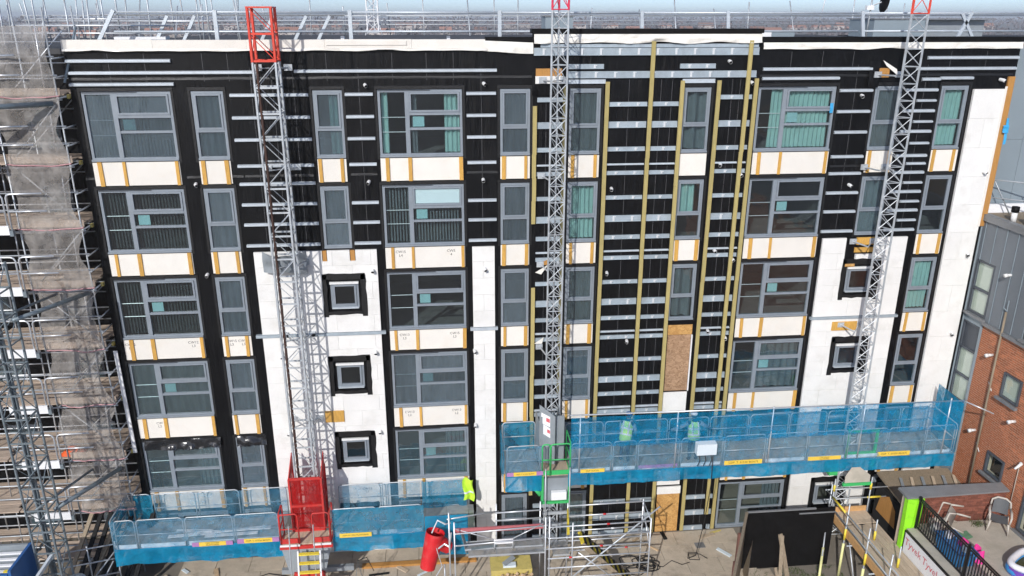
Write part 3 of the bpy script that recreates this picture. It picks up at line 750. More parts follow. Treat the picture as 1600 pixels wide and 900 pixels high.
# ------------------------------------------------------------------ lattice masts of the climbing platforms
def copy_piece(name, me, parent, loc):
    o=link(name, me, parent); o.location=loc; return o
def section_square(w,d,h,r,n,mats,rack=True,skew=1):
    b=MB()
    for sx in (0,w):
        for sy in (0,-d):
            b.tube((sx,sy,0),(sx,sy,h),r,6,1 if (sx==0 and sy==0 and rack) else 0)
    st=h/n
    for i in range(n):
        z=i*st
        for y in (0,-d):
            b.bar((0,y,z+.03),(w,y,z+.03),.03,.05)
            if i%2: b.tube((0,y,z+.05),(w,y,z+st),.013,5)
            else: b.tube((w,y,z+.05),(0,y,z+st),.013,5)
        for x in (0,w):
            b.bar((x,0,z+.03),(x,-d,z+.03),.03,.04)
            if (i%2)==(x==0): b.tube((x,0,z+.05),(x,-d,z+st),.013,5)
            else: b.tube((x,-d,z+.05),(x,0,z+st),.013,5)
    if rack: b.box(w*.13,w*.2,-d-.045,-d-.02,0,h,1)
    return b.mesh('mast_section',mats)
def section_tri(w,d,h,r,n,mats):
    b=MB(); P=[(0,-d),(w,-d),(w*.55,0)]
    for i,(x,y) in enumerate(P): b.tube((x,y,0),(x,y,h),r,6,0)
    st=h/n
    for i in range(n):
        z=i*st
        for k,(a,c) in enumerate(((0,1),(1,2),(2,0))):
            A=P[a];C=P[c]
            b.tube((*A,z+.02),(*C,z+.02),.015,5)
            b.tube((*A,z+.04),(*C,z+st),.012,5)
            if k==0 : b.tube((*C,z+.04),(*A,z+st),.012,5)
    return b.mesh('mast_section',mats)
def lattice_mast(label,x,y,me,topme,h,z0,nsec,topn,loc,group):
    t=thing('lattice_mast',label,'mast',loc,group)
    for i in range(nsec): copy_piece('mast_section',me,t,(x,y,z0+i*h))
    for i in range(topn): copy_piece('top_section',topme,t,(x,y,z0+(nsec+i)*h))
    return t
GM='lattice masts standing against the facade'
H=1.42
s1=section_square(.62,.55,H,.038,2,[MT['galv'],MT['rust']]); s1t=section_square(.62,.55,H/2,.042,1,[MT['redor'],MT['redor']],False)
n1=12
mast1=lattice_mast('square lattice mast with a rusty leg and orange-red head, rising from the red cage',-4.92,-.75,s1,s1t,H,17.09-H*12,12,0,(-4.6,-1.0,0),GM)
for k in (0,1): copy_piece('top_section',s1t,mast1,(-4.92,-.75,17.095+k*H/2))
MB().box(-4.96,-4.26,-1.34,-.71,18.50,18.54).build('head_frame',MT['redor'],mast1)
s2=section_tri(.46,.42,1.5,.030,3,[MT['galv']]); s2t=section_tri(.46,.42,1.5,.032,2,[MT['pinkred']])
mast2=lattice_mast('slim grey lattice mast with crimson head in the centre, above the green gates',3.36,-.85,s2,s2t,1.5,18.46-1.5*12,12,1,(3.6,-1.0,0),GM)
s3=section_tri(.52,.45,1.5,.034,3,[MT['galv']]); s3t=section_tri(.52,.45,1.5,.036,2,[MT['redor']])
mast3=lattice_mast('slim grey lattice mast with red head near the right end of the facade',13.90,-.85,s3,s3t,1.5,18.37-1.5*12,12,1,(14.2,-1.0,0),GM)
def tie(t,x0,x1,y,z):
    b=MB(); b.tube((x0,y,z),(x0-.12,-.1,z-.02),.026); b.tube((x1,y,z),(x1+.12,-.1,z-.02),.026); b.tube((x0,y,z),(x1+.1,-.12,z-.02),.02)
    b.box(x0-.25,x0-.02,-.16,-.118,z-.1,z+.08); b.box(x1,x1+.24,-.16,-.118,z-.1,z+.08)
    b.build('wall_tie',MT['galv'],t)
for z in (16.9,14.0,11.0,8.55,5.5): tie(mast1,-4.9,-4.3,-.75,z)
for z in (16.5,13.6,10.7,7.8): tie(mast2,3.4,3.8,-.85,z)
for z in (16.6,13.7,11.2,8.2): tie(mast3,13.95,14.4,-.85,z)
def fy(u,v):
    x=-5.45+1.35*u; z=10.75+.62*v
    return (x,-.30-.45*sin(u*pi)*(.4+.6*v)+.1*noise.noise((x*3,z*3,1)),z+.12*noise.noise((x*2,z,5)))
tag(MB().grid(fy,16,8).build('crumpled_sheet',MT['greyp'],None,True),'crumpled grey sheet caught behind the square lattice mast above the white boards','sheet')

# ------------------------------------------------------------------ climbing platforms wrapped in blue net
def loop_frame(p,q,z0,z1,r=.019,mid=None,cr=.13):
    """tubular guard frame with rounded top corners between two feet"""
    p=Vector(p);q=Vector(q); d=(q-p).normalized(); L_=(q-p).length; b=MB()
    pts=[p+Vector((0,0,z0)),p+Vector((0,0,z1-cr))]
    for i in range(1,4):
        a=pi/2*i/4; pts.append(p+d*(cr*(1-cos(a)))+Vector((0,0,z1-cr+cr*sin(a))))
    for i in range(0,4):
        a=pi/2*i/4; pts.append(p+d*(L_-cr+cr*sin(a))+Vector((0,0,z1-cr+cr*cos(a))))
    pts+= [q+Vector((0,0,z1-cr)),q+Vector((0,0,z0))]
    b.path(pts,r,6)
    b.tube(p+Vector((0,0,(z0+z1)/2 if mid is None else mid)),q+Vector((0,0,(z0+z1)/2 if mid is None else mid)),r*.85,5)
    b.tube(p+Vector((0,0,z0+.03)),q+Vector((0,0,z0+.03)),r*.85,5)
    return b
def net_sheet(parent,p,q,z0,z1,m,amp=.05,seed=0,nx=None,scallop=.08,name='net_sheet',billow=0):
    p=Vector(p);q=Vector(q); d=(q-p); L_=d.length; d.normalize(); nrm=Vector((d.y,-d.x,0)); nx=nx or max(8,int(L_*14)); nz=14
    def fn(u,v):
        s=u*L_; zz=z0+(z1-z0)*v
        if scallop and v<.25: zz-= scallop*(1-v/.25)*(.5+.9*noise.noise((s*.55,seed,0))+.5*noise.noise((s*1.7,seed,4)))
        n=noise.noise((s*1.4,zz*1.1,seed))+.6*noise.noise((s*3.7+zz*1.5,zz*2.8,seed+3))+.35*abs(noise.noise((s*6-zz*4,zz*3,seed+6)))
        return p+d*s+nrm*(amp*n*(1.15-.9*v)+billow*sin(pi*v)*(.6+.6*noise.noise((s*.6,seed,8))))+Vector((0,0,zz))
    return MB().grid(fn,nx,nz).build(name,MT[m],parent,True)
def banner(parent,x0,x1,y,z,h,txt,size,ends=False,two=False):
    bn=piece('banner',MT['banner'],parent,(x0,x1,y-.012,y,z,z+h))
    if ends:
        piece('banner_end',MT['purple'],bn,(x0-.22,x0-.002,y-.012,y,z,z+h)); piece('banner_end',MT['purple'],bn,(x1+.002,x1+.22,y-.012,y,z,z+h))
    if txt: lettering(txt,size,Matrix.Translation(((x0+x1)/2,y-.016,z+h/2))@FACE,MT['ink'],bn)
def truss(parent,x0,x1,y0,y1,zt,h):
    b=MB(); x=x0
    for y in (y0,y1): b.tube((x0,y,zt-.03),(x1,y,zt-.03),.03)
    ym=(y0+y1)/2; b.tube((x0,ym,zt-h),(x1,ym,zt-h),.03)
    while x<x1-.3:
        for y in (y0,y1):
            b.tube((x,y,zt-.03),(x+.3,ym,zt-h),.014,5); b.tube((x+.3,ym,zt-h),(x+.6,y,zt-.03),.014,5)
        x+=.6
    return b.build('lattice_girder',MT['galv'],parent)
def deck(parent,x0,x1,y0,y1,z,step=.75):
    x=x0
    while x<x1-.02:
        e=min(x+step,x1); piece('deck_plate',MT['deck'],parent,(x+.004,e-.004,y0,y1,z-.04,z+rnd.uniform(-.003,.003))); x=e
TXT='CDP. T. 01536 863675'
# left platform, close to the ground
PL=thing('climbing_platform','long low work platform in blue netting either side of the red cage','work platform',(-5.0,-1.1,0),'mast climbing platforms')
zd=1.95; yf,yb=-1.90,-.45
deck(PL,-10.75,-5.45,yf,yb,zd); deck(PL,-3.75,.95,yf,yb,zd)
truss(PL,-10.7,-5.5,yf+.1,yb-.1,zd-.05,.5); truss(PL,-3.7,.9,yf+.1,yb-.1,zd-.05,.5)
edges=[-10.65,-9.96,-8.45,-6.9,-5.47]
for a,c in zip(edges[:-1],edges[1:]): loop_frame((a+.04,yf,0),(c-.03,yf,0),zd,3.06).build('guard_frame',MT['galv'],PL,True)
for a,c in zip([-10.72,-9.85,-8.4,-6.95],[-9.95,-8.5,-7.05,-5.45]): loop_frame((a,yb,0),(c,yb,0),zd,3.06).build('guard_frame',MT['galv'],PL,True)
loop_frame((-10.72,yf,0),(-10.72,yb,0),zd,3.06).build('guard_frame',MT['galv'],PL,True)
e2=[-3.76,-2.28,-.78]
for a,c in zip(e2[:-1],e2[1:]): loop_frame((a+.03,yf,0),(c-.03,yf,0),zd,3.06).build('guard_frame',MT['galv'],PL,True)
for a,c in zip([-3.7,-2.2,-.72],[-2.27,-.78,.78]): loop_frame((a,yb,0),(c,yb,0),zd,3.02).build('guard_frame',MT['galv'],PL,True)
loop_frame((-.72,yf,0),(.68,yf,0),1.2,2.55).build('guard_frame',MT['galv'],PL,True)
for a,c in ((-10.66,-9.98),(-9.94,-8.5),(-8.42,-6.93),(-6.87,-5.5),(-3.72,-2.3),(-2.25,-.8)): piece('toe_board',MT['cabinet'],PL,(a,c,yf+.02,yf+.045,zd,zd+.17))
net_sheet(PL,(-10.72,yf-.03,0),(-5.45,yf-.03,0),zd-.02,3.05,'bluethin',.045,1,scallop=0)
net_sheet(PL,(-10.72,yf-.045,0),(-5.42,yf-.045,0),zd-.52,zd+.06,'bluenet2',.07,2)
net_sheet(PL,(-10.76,yb,0),(-10.76,yf,0),zd-.4,3.04,'bluenet',.05,3)
net_sheet(PL,(-10.7,yb-.03,0),(-9.9,yb-.03,0),zd,3.04,'bluenet',.03,4,scallop=0); net_sheet(PL,(-9.85,yb-.03,0),(-5.45,yb-.03,0),zd+.0,3.04,'bluethin',.045,5,scallop=0)
net_sheet(PL,(-3.76,yf-.03,0),(-.76,yf-.03,0),zd-.02,3.05,'bluenet',.045,6,scallop=0); net_sheet(PL,(-3.78,yf-.045,0),(-.70,yf-.045,0),zd-.50,zd+.06,'bluenet2',.09,7)
net_sheet(PL,(-.74,yf-.03,0),(.70,yf-.03,0),1.05,2.60,'bluenet2',.03,8)
net_sheet(PL,(-3.7,yb-.03,0),(-.9,yb-.03,0),zd,3.0,'bluethin',.045,9,scallop=0); net_sheet(PL,(-.85,yb-.03,0),(.72,yb-.03,0),zd,3.0,'bluenet',.08,10,scallop=0)
banner(PL,-8.05,-7.2,yf-.06,zd+.02,.15,'CDP ACCESS\nPLATFORMS',.075,True); banner(PL,-6.62,-5.72,yf-.06,zd+.04,.16,TXT,.085,True); banner(PL,-3.55,-2.5,yf-.06,zd+.03,.16,'CDP ACCESS PLATFORMS',.075)
def loose_boards(parent,name,m,spec):
    for (x0,x1,y,z,a) in spec:
        b=MB(); d=Vector((cos(a),sin(a),0)); p=Vector(((x0+x1)/2,y,z)); l=(x1-x0)/2
        b.bar(p-d*l,p+d*l,.16,.03); b.build(name,MT[m],parent)
for i,(x0,x1,y,z,a) in enumerate(((-9.2,-7.7,-1.35,2.0,.05),(-9.0,-7.8,-1.2,2.04,-.08),(-8.0,-6.3,-1.45,2.0,.02),(-7.7,-6.1,-1.25,2.03,.06),(-7.4,-5.9,-1.3,2.07,.02))):
    b=MB(); d=Vector((cos(a),sin(a),0)); p=Vector(((x0+x1)/2,y,z)); b.bar(p-d*(x1-x0)/2,p+d*(x1-x0)/2,.14,.025)
    tag(b.build('loose_plank',MT['whitep'],None),('narrow white plank on the left end of the low blue platform deck','second white plank crossing the leftmost one on the low blue platform','white plank nearest the front net, middle of the low blue platform','white plank at the back of the low platform deck behind the purple banner','topmost white plank of the pile beside the red cage')[i],'plank','white planks on the low platform')
# red drive cage and gates at the foot of the square mast
RC=thing('drive_cage','red mesh cage with pointed side wings round the foot of the square lattice mast','cage',(-4.6,-1.2,0))
x0,x1,y0,y1,z0,z1=-5.12,-4.08,-1.45,-.60,1.97,3.98
b=MB()
for x in (x0,x1):
    for y in (y0,y1): b.box(x-.03,x+.03,y-.03,y+.03,z0,z1)
for z in (z0+.03,2.95,z1):
    b.box(x0+.03,x1-.03,y0-.03,y0+.02,z-.04,z+.04); b.box(x0-.02,x0+.02,y0+.03,y1-.03,z-.04,z+.04); b.box(x1-.02,x1+.02,y0+.03,y1-.03,z-.04,z+.04)
b.build('cage_frame',MT['red'],RC)
b=MB(); b.quad((x0,y0+.02,z0),(x1,y0+.02,z0),(x1,y0+.02,z1),(x0,y0+.02,z1)); b.build('mesh_panel',MT['redmesh'],RC)
for x in (x0,x1): MB().quad((x,y0+.03,z0),(x,y1-.03,z0),(x,y1-.03,z1),(x,y0+.03,z1)).build('mesh_panel',MT['redmesh'],RC)
for x in (x0,x1): MB().hexa([(x-.012,y0,z1+.04),(x+.012,y0,z1+.04),(x+.012,y1,z1+.04),(x-.012,y1,z1+.04),(x-.012,y1-.05,z1+.5),(x+.012,y1-.05,z1+.5),(x+.012,y1,z1+.5),(x-.012,y1,z1+.5)]).build('pointed_wing',MT['red'],RC)
CH=thing('platform_chassis','red and grey drive chassis with red gates in front of the red cage','chassis',(-4.6,-2.0,0))
piece('deck_plate',MT['plank2'],CH,(-5.42,-3.8,-2.12,-1.48,1.92,1.96))
for a,c in ((-5.40,-4.82),(-4.36,-3.82)):
    g=loop_frame((a,-2.12,0),(c,-2.12,0),1.97,3.1,.026,cr=.1).build('gate',MT['red'],CH,True)
    piece('kick_plate',MT['red'],g,(a+.03,c-.03,-2.135,-2.11,1.99,2.17))
for a in (-5.42,-3.80): loop_frame((a,-2.10,0),(a,-1.5,0),1.97,3.1,.024,cr=.1).build('gate',MT['red'],CH,True)
piece('edge_beam',MT['red'],CH,(-5.46,-3.76,-2.19,-2.13,1.80,1.92)); piece('edge_strip',MT['whitep'],CH,(-5.44,-4.8,-2.215,-2.192,1.925,1.99)); piece('edge_strip',MT['whitep'],CH,(-4.38,-3.8,-2.215,-2.192,1.925,1.99))
hp=MB().hexa([(-5.2,-2.30,1.0),(-4.02,-2.30,1.0),(-4.02,-1.6,1.0),(-5.2,-1.6,1.0),(-5.4,-2.18,1.795),(-3.82,-2.18,1.795),(-3.82,-1.5,1.795),(-5.4,-1.5,1.795)]).build('hopper_plate',MT['greyp'],CH)
lettering('JET 35',.17,Matrix.Translation((-4.55,-2.235,1.66))@Matrix.Rotation(radians(80),4,'X'),MT['ink'],hp)
piece('lower_beam',MT['red'],CH,(-5.05,-4.1,-2.36,-2.22,.80,.98))
for x in (-5.0,-4.15): piece('outrigger_leg',MT['red'],CH,(x-.06,x+.06,-2.2,-2.08,0.0,.80))
piece('outrigger',MT['greyp'],CH,(-5.6,-3.2,-1.7,-1.55,.45,.62))
LD=thing('platform_ladder','white ladder with broad yellow treads below the red gates','ladder',(-4.45,-2.8,0))
for x in (-4.80,-4.10): MB().bar((x,-3.1,0),(x,-2.62,2.05),.05,.06).build('stile',MT['whitep'],LD)
for i in range(7):
    z=1.97-.30*i; y=-2.64-(2.05-z)*.234; piece('tread',MT['yellow'],LD,(-4.775,-4.125,y-.06,y+.06,z-.04,z+.0))
for x in (-5.05,-4.28): MB().path([(x,-2.9,0.0),(x,-2.45,2.9)],.02,5).build('handrail',MT['galv'],LD)
VS=thing('hi_vis_vest','bright yellow hi-vis vest hung over the right end of the low blue platform','vest',(.78,-.5,2.0))
def vs(u,v):
    x=.60+.36*u+.04*sin(v*6); return (x,-.62-.05*sin(u*7+v*3)-.03*noise.noise((u*5,v*5,2)),2.25+.85*v+.05*sin(u*5))
MB().grid(vs,10,14).build('vest_cloth',MT['hivis'],VS,True)
def vb(u,v):
    x=.62+.33*u; return (x,-.655-.05*sin(u*7+v*.3)-.03*noise.noise((u*5,2,2)),2.55+.07*v)
MB().grid(vb,10,2).build('reflective_band',MT['reflect'],VS,True)

# right platform, one storey up
PR=thing('climbing_platform','long raised work platform in blue netting with two workers, across the right of the facade','work platform',(10,-1.4,3.5),'mast climbing platforms')
zd=4.13; yf,yb=-2.2,-.62
deck(PR,1.95,3.1,yf,yb,zd); deck(PR,4.1,17.5,yf,yb,zd); truss(PR,2.0,3.05,yf+.1,yb-.1,zd-.05,.45); truss(PR,4.15,17.4,yf+.1,yb-.1,zd-.05,.45)
fe=[4.06,5.44,6.28,7.72,9.19,10.64,12.1,13.5,14.9,16.25,17.3]
for a,c in zip(fe[:-1],fe[1:]):
    loop_frame((a+.04,yf,0),(c-.03,yf,0),zd,5.24).build('guard_frame',MT['galv'],PR,True)
    loop_frame((a+.10,yb,0),(c+.03,yb,0),zd,5.10).build('guard_frame',MT['galv'],PR,True)
    piece('toe_board',MT['cabinet'] if a!=6.28 else MT['purple'],PR,(a+.05,c-.05,yf+.02,yf+.045,zd,zd+.14))
loop_frame((2.0,yf,0),(3.05,yf,0),zd,5.24).build('guard_frame',MT['galv'],PR,True); loop_frame((1.98,yb,0),(3.1,yb,0),zd,5.24).build('guard_frame',MT['galv'],PR,True)
loop_frame((17.35,yf,0),(17.35,yb,0),zd,5.24).build('guard_frame',MT['galv'],PR,True)
tube_part('top_tube',MT['galvl'],PR,(4.0,yf-.03,6.28),(17.45,yf-.03,6.15),.026)
for x in (4.35,7.55,10.75,13.9,16.9): tube_part('net_post',MT['galvl'],PR,(x,yf-.03,zd),(x,yf-.03,6.27),.025)
tube_part('top_tube',MT['galvl'],PR,(17.4,yf,6.12),(18.1,-2.75,5.9),.022)
net_sheet(PR,(4.2,yb+.06,0),(17.4,yb+.06,0),zd+.0,5.08,'bluethin',.045,21,scallop=0); net_sheet(PR,(4.05,yf-.06,0),(17.36,yf-.06,0),5.10,6.20,'bluetall',.05,31,scallop=0)
net_sheet(PR,(4.02,yf-.03,0),(17.35,yf-.03,0),zd-.02,5.22,'bluethin',.045,22,scallop=0)
net_sheet(PR,(4.0,yf-.05,0),(17.38,yf-.05,0),zd-.42,zd+.03,'bluenet2',.06,23,scallop=.06)
net_sheet(PR,(17.42,yf,0),(17.55,yb,0),zd-.3,6.0,'bluenet2',.06,24)
net_sheet(PR,(1.95,yf-.03,0),(3.12,yf-.03,0),zd-.02,5.22,'bluethin',.045,25,scallop=0); net_sheet(PR,(1.93,yf-.05,0),(3.12,yf-.05,0),zd-.50,zd+.03,'bluenet2',.06,26)
net_sheet(PR,(1.90,yb,0),(1.90,yf,0),zd-.45,5.2,'bluenet',.06,27); net_sheet(PR,(1.95,yb+.03,0),(3.1,yb+.03,0),zd,5.2,'bluenet',.03,28,scallop=0)
net_sheet(PR,(1.92,yf-.02,0),(3.12,yb,0),zd-.55,zd-.45,'bluenet2',.05,29,scallop=0)
banner(PR,2.2,2.95,yf-.05,zd+.03,.14,TXT,.065,True); banner(PR,4.4,5.2,yf-.05,zd+.03,.13,'CDP ACCESS',.075); banner(PR,9.25,10.55,yf-.05,zd+.04,.16,TXT,.11); banner(PR,12.15,13.3,yf-.05,zd+.04,.14,'CDP ACCESS\nPLATFORMS',.06); banner(PR,14.6,15.75,yf-.05,zd+.06,.17,TXT,.10)
# green gates and grey mast guard of the centre mast
GC=thing('drive_chassis','green gates and grey drive housing at the foot of the centre mast','chassis',(3.6,-1.6,0))
for a,c in ((3.14,3.40),(3.42,4.06)):
    g=loop_frame((a,-2.22,0),(c,-2.22,0),zd-.02,5.26,.026,cr=.1).build('gate',MT['green'],GC,True); piece('kick_plate',MT['green'],g,(a+.03,c-.02,-2.235,-2.21,zd+.0,zd+.16))
loop_frame((4.07,-2.2,0),(4.07,-1.3,0),zd,5.26,.022,cr=.1).build('gate',MT['green'],GC,True)
piece('deck_plate',MT['plank2'],GC,(3.13,4.07,-2.2,-.65,zd-.06,zd-.015))
hd=piece('drive_housing',MT['greyp'],GC,(3.15,3.95,-1.55,-1.5,4.2,5.9),(3.12,3.15,-1.55,-.55,4.2,5.6))
piece('housing_cap',MT['greyp'],GC,(3.2,4.05,-2.15,-1.6,3.1,3.95)); piece('motor',MT['whitep'],GC,(3.45,3.95,-2.3,-2.17,3.2,3.5)); piece('lower_frame',MT['green'],GC,(3.12,4.1,-2.2,-2.1,3.0,3.08),(3.12,3.2,-2.2,-2.1,3.08,4.07),(4.02,4.1,-2.2,-2.1,3.08,4.07))
MB().path([(3.1,-1.9,3.6),(2.95,-2.05,3.5),(3.12,-2.15,3.35)],.09,8).build('gearbox',MT['green'],GC,True)
for x in (3.25,4.05): tube_part('ladder_stile',MT['galv'],GC,(x,-2.35,1.9),(x,-2.28,4.4),.02)
for z in (2.1,2.55,3.0): piece('brace',MT['galv'],GC,(3.2,4.1,-2.1,-2.04,z-.05,z+.05))
MG=thing('mast_guard','grey sheet metal V-shaped guard with two notices in front of the centre mast','guard',(3.55,-1.6,zd))
MB().hexa([(3.13,-1.50,4.2),(3.62,-1.72,4.2),(3.62,-1.69,4.2),(3.13,-1.47,4.2),(3.13,-1.50,6.32),(3.62,-1.72,5.98),(3.62,-1.69,5.98),(3.13,-1.47,6.32)]).build('guard_leaf',MT['greyp'],MG)
MB().hexa([(3.64,-1.70,4.2),(3.92,-1.02,4.2),(3.92,-.99,4.2),(3.64,-1.67,4.2),(3.64,-1.70,5.98),(3.92,-1.02,6.3),(3.92,-.99,6.3),(3.64,-1.67,5.98)]).build('guard_leaf',MT['greyp'],MG)
def on_leaf(x,z): return (x,-1.50-(x-3.13)*.449-.008,z)
for (xa,xb,za,zb) in ((3.18,3.46,5.62,6.0),(3.25,3.47,5.22,5.58)):
    n_=MB().quad(on_leaf(xa,za+.06),on_leaf(xb,za-.06),on_leaf(xb,zb-.06),on_leaf(xa,zb+.06)).build('notice',MT['whitep'],MG)
    n_.data.polygons[0].use_smooth=False
    e=(xb-xa)
    q=lambda x,z:(x,on_leaf(x,z)[1]-.006,z)
    MB().quad(q(xa+e*.55,za+.14),q(xa+e*.95,za+.10),q(xa+e*.95,zb-.14),q(xa+e*.55,zb-.1)).build('red_symbol',MT['redink'],n_)
# green drive frame of the right-hand mast
GD=thing('drive_chassis','green drive frame with grey hood hanging under the right part of the raised platform','chassis',(14.1,-1.6,3.4))
for x in (13.55,14.55): piece('upright',MT['green'],GD,(x-.04,x+.04,-2.17,-2.10,3.72,5.2))
piece('cross_member',MT['green'],GD,(13.59,14.51,-2.17,-2.10,4.17,4.34)); piece('cross_member',MT['green'],GD,(13.59,14.51,-2.165,-2.11,5.10,5.18))
MB().poly([(13.55,-2.32,3.25),(14.45,-2.32,3.25),(14.45,-2.3,3.5),(14.05,-2.27,3.82),(13.75,-2.27,3.82),(13.55,-2.3,3.5)]).build('hood',MT['concrete'],GD); piece('lower_bar',MT['green'],GD,(13.5,14.5,-2.34,-2.26,3.13,3.24)); piece('motor',MT['green'],GD,(13.2,13.5,-1.9,-1.5,3.3,3.75))
CB=thing('control_cabinet','pale grey control cabinet hung on the front rail beside the worker','cabinet',(8.5,-2.35,4.2))
piece('box',MT['cabinet'],CB,(8.2,8.86,-2.48,-2.24,4.72,5.12)); 
for i,x in enumerate((8.3,8.5,8.7)): MB().path([(x,-2.4,4.72),(x+.04,-2.42,4.5),(x-.02,-2.40,4.28)],.012,5).build('cable',MT['cable'],CB)
CBL=MB().path([(8.76,-2.44,4.72),(8.78,-2.46,3.6),(8.74,-2.3,2.0),(8.66,-2.0,.4),(8.5,-1.7,.05),(8.62,-1.35,.04),(8.95,-1.4,.04),(8.9,-1.8,.04),(8.55,-1.75,.045),(8.6,-1.45,.05),(9.0,-1.5,.05),(9.2,-1.75,.04)],.014,5).build('hanging_cable',MT['cable'],None,True)
tag(CBL,'black cable hanging from the pale control cabinet down to the paving','cable')

# ------------------------------------------------------------------ workers
def body(name,joints,edges,radii,m,parent,sub=2):
    me=bpy.data.meshes.new(name); me.from_pydata([tuple(j) for j in joints],edges,[]); me.materials.append(MT[m])
    o=link(name,me,parent); sk=o.modifiers.new('skin','SKIN'); sk.use_smooth_shade=True
    for i,v in enumerate(me.skin_vertices[0].data): v.radius=(radii[i],radii[i]*(.8 if i in (0,1,2) else 1)); v.use_root=(i==0)
    su=o.modifiers.new('sub','SUBSURF'); su.levels=sub; su.render_levels=sub
    return o
def worker(label,loc,rz,lean,arms,group,head_tilt=0.0,helmet='whitep'):
    t=thing('person',label,'person',loc,group)
    R=Matrix.Translation(Vector(loc))@Matrix.Rotation(rz,4,'Z')
    def L(x,y,z):     # lean the upper body about the hip
        p=Vector((x,y,z)); h=Vector((0,0,.92))
        if z>.92:
            d=p-h; d=Matrix.Rotation(-lean,3,'X')@d; p=h+d
        return p
    pelvis,waist,chest,neck=L(0,0,.95),L(0,0,1.12),L(0,-.01,1.34),L(0,0,1.50)
    J=[pelvis,waist,chest,neck]; E_=[(0,1),(1,2),(2,3)]; Rr=[.135,.125,.15,.055]
    J.append(L(0,.01,1.55)); E_.append((3,4)); Rr.append(.05)
    head=[L(0,.03,1.60),L(0,.02,1.68),L(0,0,1.75)]
    for h_,r_ in zip(head,(.075,.098,.075)): J.append(h_); E_.append((len(J)-2,len(J)-1)); Rr.append(r_)
    for s,(e,w) in zip((-1,1),arms):
        i=len(J); J+= [L(s*.19,0,1.42),L(*e),L(*w)]; E_+=[(2,i),(i,i+1),(i+1,i+2)]; Rr+=[.065,.05,.036]
        k=i+2; d=(J[k]-J[k-1]).normalized(); side=d.cross(Vector((0,0,1))).normalized() if abs(d.z)<.95 else Vector((1,0,0))
        J.append(J[k]+d*.07); E_.append((k,k+1)); Rr.append(.034); pk=k+1
        for q in range(4):
            J.append(J[pk]+d*(.075-.008*abs(q-1))+side*(q-1.5)*.02+Vector((0,0,-.015))); E_.append((pk,len(J)-1)); Rr.append(.009)
        J.append(J[k]+d*.05+side*.05); E_.append((k,len(J)-1)); Rr.append(.010)
    for s in (-1,1):
        i=len(J); J+=[Vector((s*.09,0,.86)),Vector((s*.11,.03+.05*lean,.48)),Vector((s*.12,-.02,.10)),Vector((s*.13,.14,.045))]
        E_+=[(0,i),(i,i+1),(i+1,i+2),(i+2,i+3)]; Rr+=[.092,.066,.048,.042]
    J=[R@j for j in J]
    bo=body('body',J,E_,Rr,'navy',t)
    # face and bare hands keep a skin tone through a second slot chosen by height along the neck
    def patch(nm,c,r,m,sc=(1,1,1),n=10):
        def fn(u,v):
            a=2*pi*u; b_=pi*(v-.5); p=Vector((cos(a)*cos(b_)*r*sc[0],sin(a)*cos(b_)*r*sc[1],sin(b_)*r*sc[2])); p=Matrix.Rotation(-lean,3,'X')@p
            return R@(c+p)
        return MB().grid(fn,n,8).build(nm,MT[m],t,True)
    hc=L(0,.015,1.67); hd=patch('face',hc,.108,'skin',(.86,1.0,1.16),14)
    for s in (-1,1): 
        e_=patch('ear',hc+Matrix.Rotation(-lean,3,'X')@Vector((s*.095,-.005,-.005)),.026,'skin',(.5,1,1.3),6)
    patch('nose',hc+Matrix.Rotation(-lean,3,'X')@Vector((0,.112,-.015)),.02,'skin',(.8,1.1,1.3),6)
    patch('hair',L(0,-.012,1.685),.112,'hair',(.9,.95,1.05),12)
    hl=patch('helmet',L(0,.01,1.735),.135,helmet,(.92,1.12,.62),14)
    # vest: a loose shell round the torso
    n=18
    def vf(u,v):
        a=2*pi*u; zz=.88+.60*v; w_=.205-.02*v+(.0 if v<.85 else -.09*(v-.85)/.15); dd=.165-.02*v
        w_*=1+.03*sin(a*5+zz*7)
        return R@L(cos(a)*w_,sin(a)*dd-.01,zz)
    MB().grid(vf,n,10).build('hi_vis_vest',MT['hivisg'],t,True)
    for z in (1.02,1.22):
        def bf(u,v,z=z):
            a=2*pi*u; return R@L(cos(a)*(.214),sin(a)*(.174)-.01,z+.055*v)
        MB().grid(bf,n,1).build('reflective_band',MT['reflect'],t,True)
    for s in (-.1,.1):
        b=MB(); pts=[R@L(s,-.175,1.06),R@L(s,-.172,1.30),R@L(s,-.13,1.47)]
        b.path(pts,.028,4).build('reflective_band',MT['reflect'],t)
    for s,(e,w) in zip((-1,1),arms):
        A=L(s*.19,0,1.42); b=MB(); b.path([R@A,R@L(*e),R@L(*w)],[.078,.066,.048],8).build('sleeve',MT['greysleeve'],t,True)
    return t
GW='workers on the raised platform'
worker('person in hi-vis vest and white helmet reaching with both arms, beside the pale control cabinet',(8.28,-1.85,4.13),0,.2,[((-.42,.12,1.25),(-.68,.30,1.10)),((.42,.12,1.25),(.66,.32,1.08))],GW)
worker('person in hi-vis vest bending towards the wall, left of the other worker',(5.98,-1.70,4.13),-.5,.5,[((-.24,.22,1.2),(-.2,.45,1.05)),((.26,.24,1.2),(.24,.5,1.1))],GW,helmet='bluep')

# ------------------------------------------------------------------ left wing behind its scaffold
LW=thing('wing_building','dark recessed wing behind the brown boarded scaffold at the left edge','building',(-16,3,0))
piece('wall',MT['membrane'],LW,(-24,X0-.004,1.75,14,0,17.2)); piece('roof_deck',MT['roof'],LW,(-24,X0-.01,1.74,14.2,17.2,17.36))
for k in range(6):
    for x in (-12.6,-15.2,-17.6): 
        w_=piece('window',MT['framedk'],LW,(x,x+1.0,1.70,1.748,ZS[k]+.1,ZH[k]-.1)); piece('pane',MT['glass_dusty'],w_,(x+.08,x+.92,1.685,1.697,ZS[k]+.18,ZH[k]-.18))
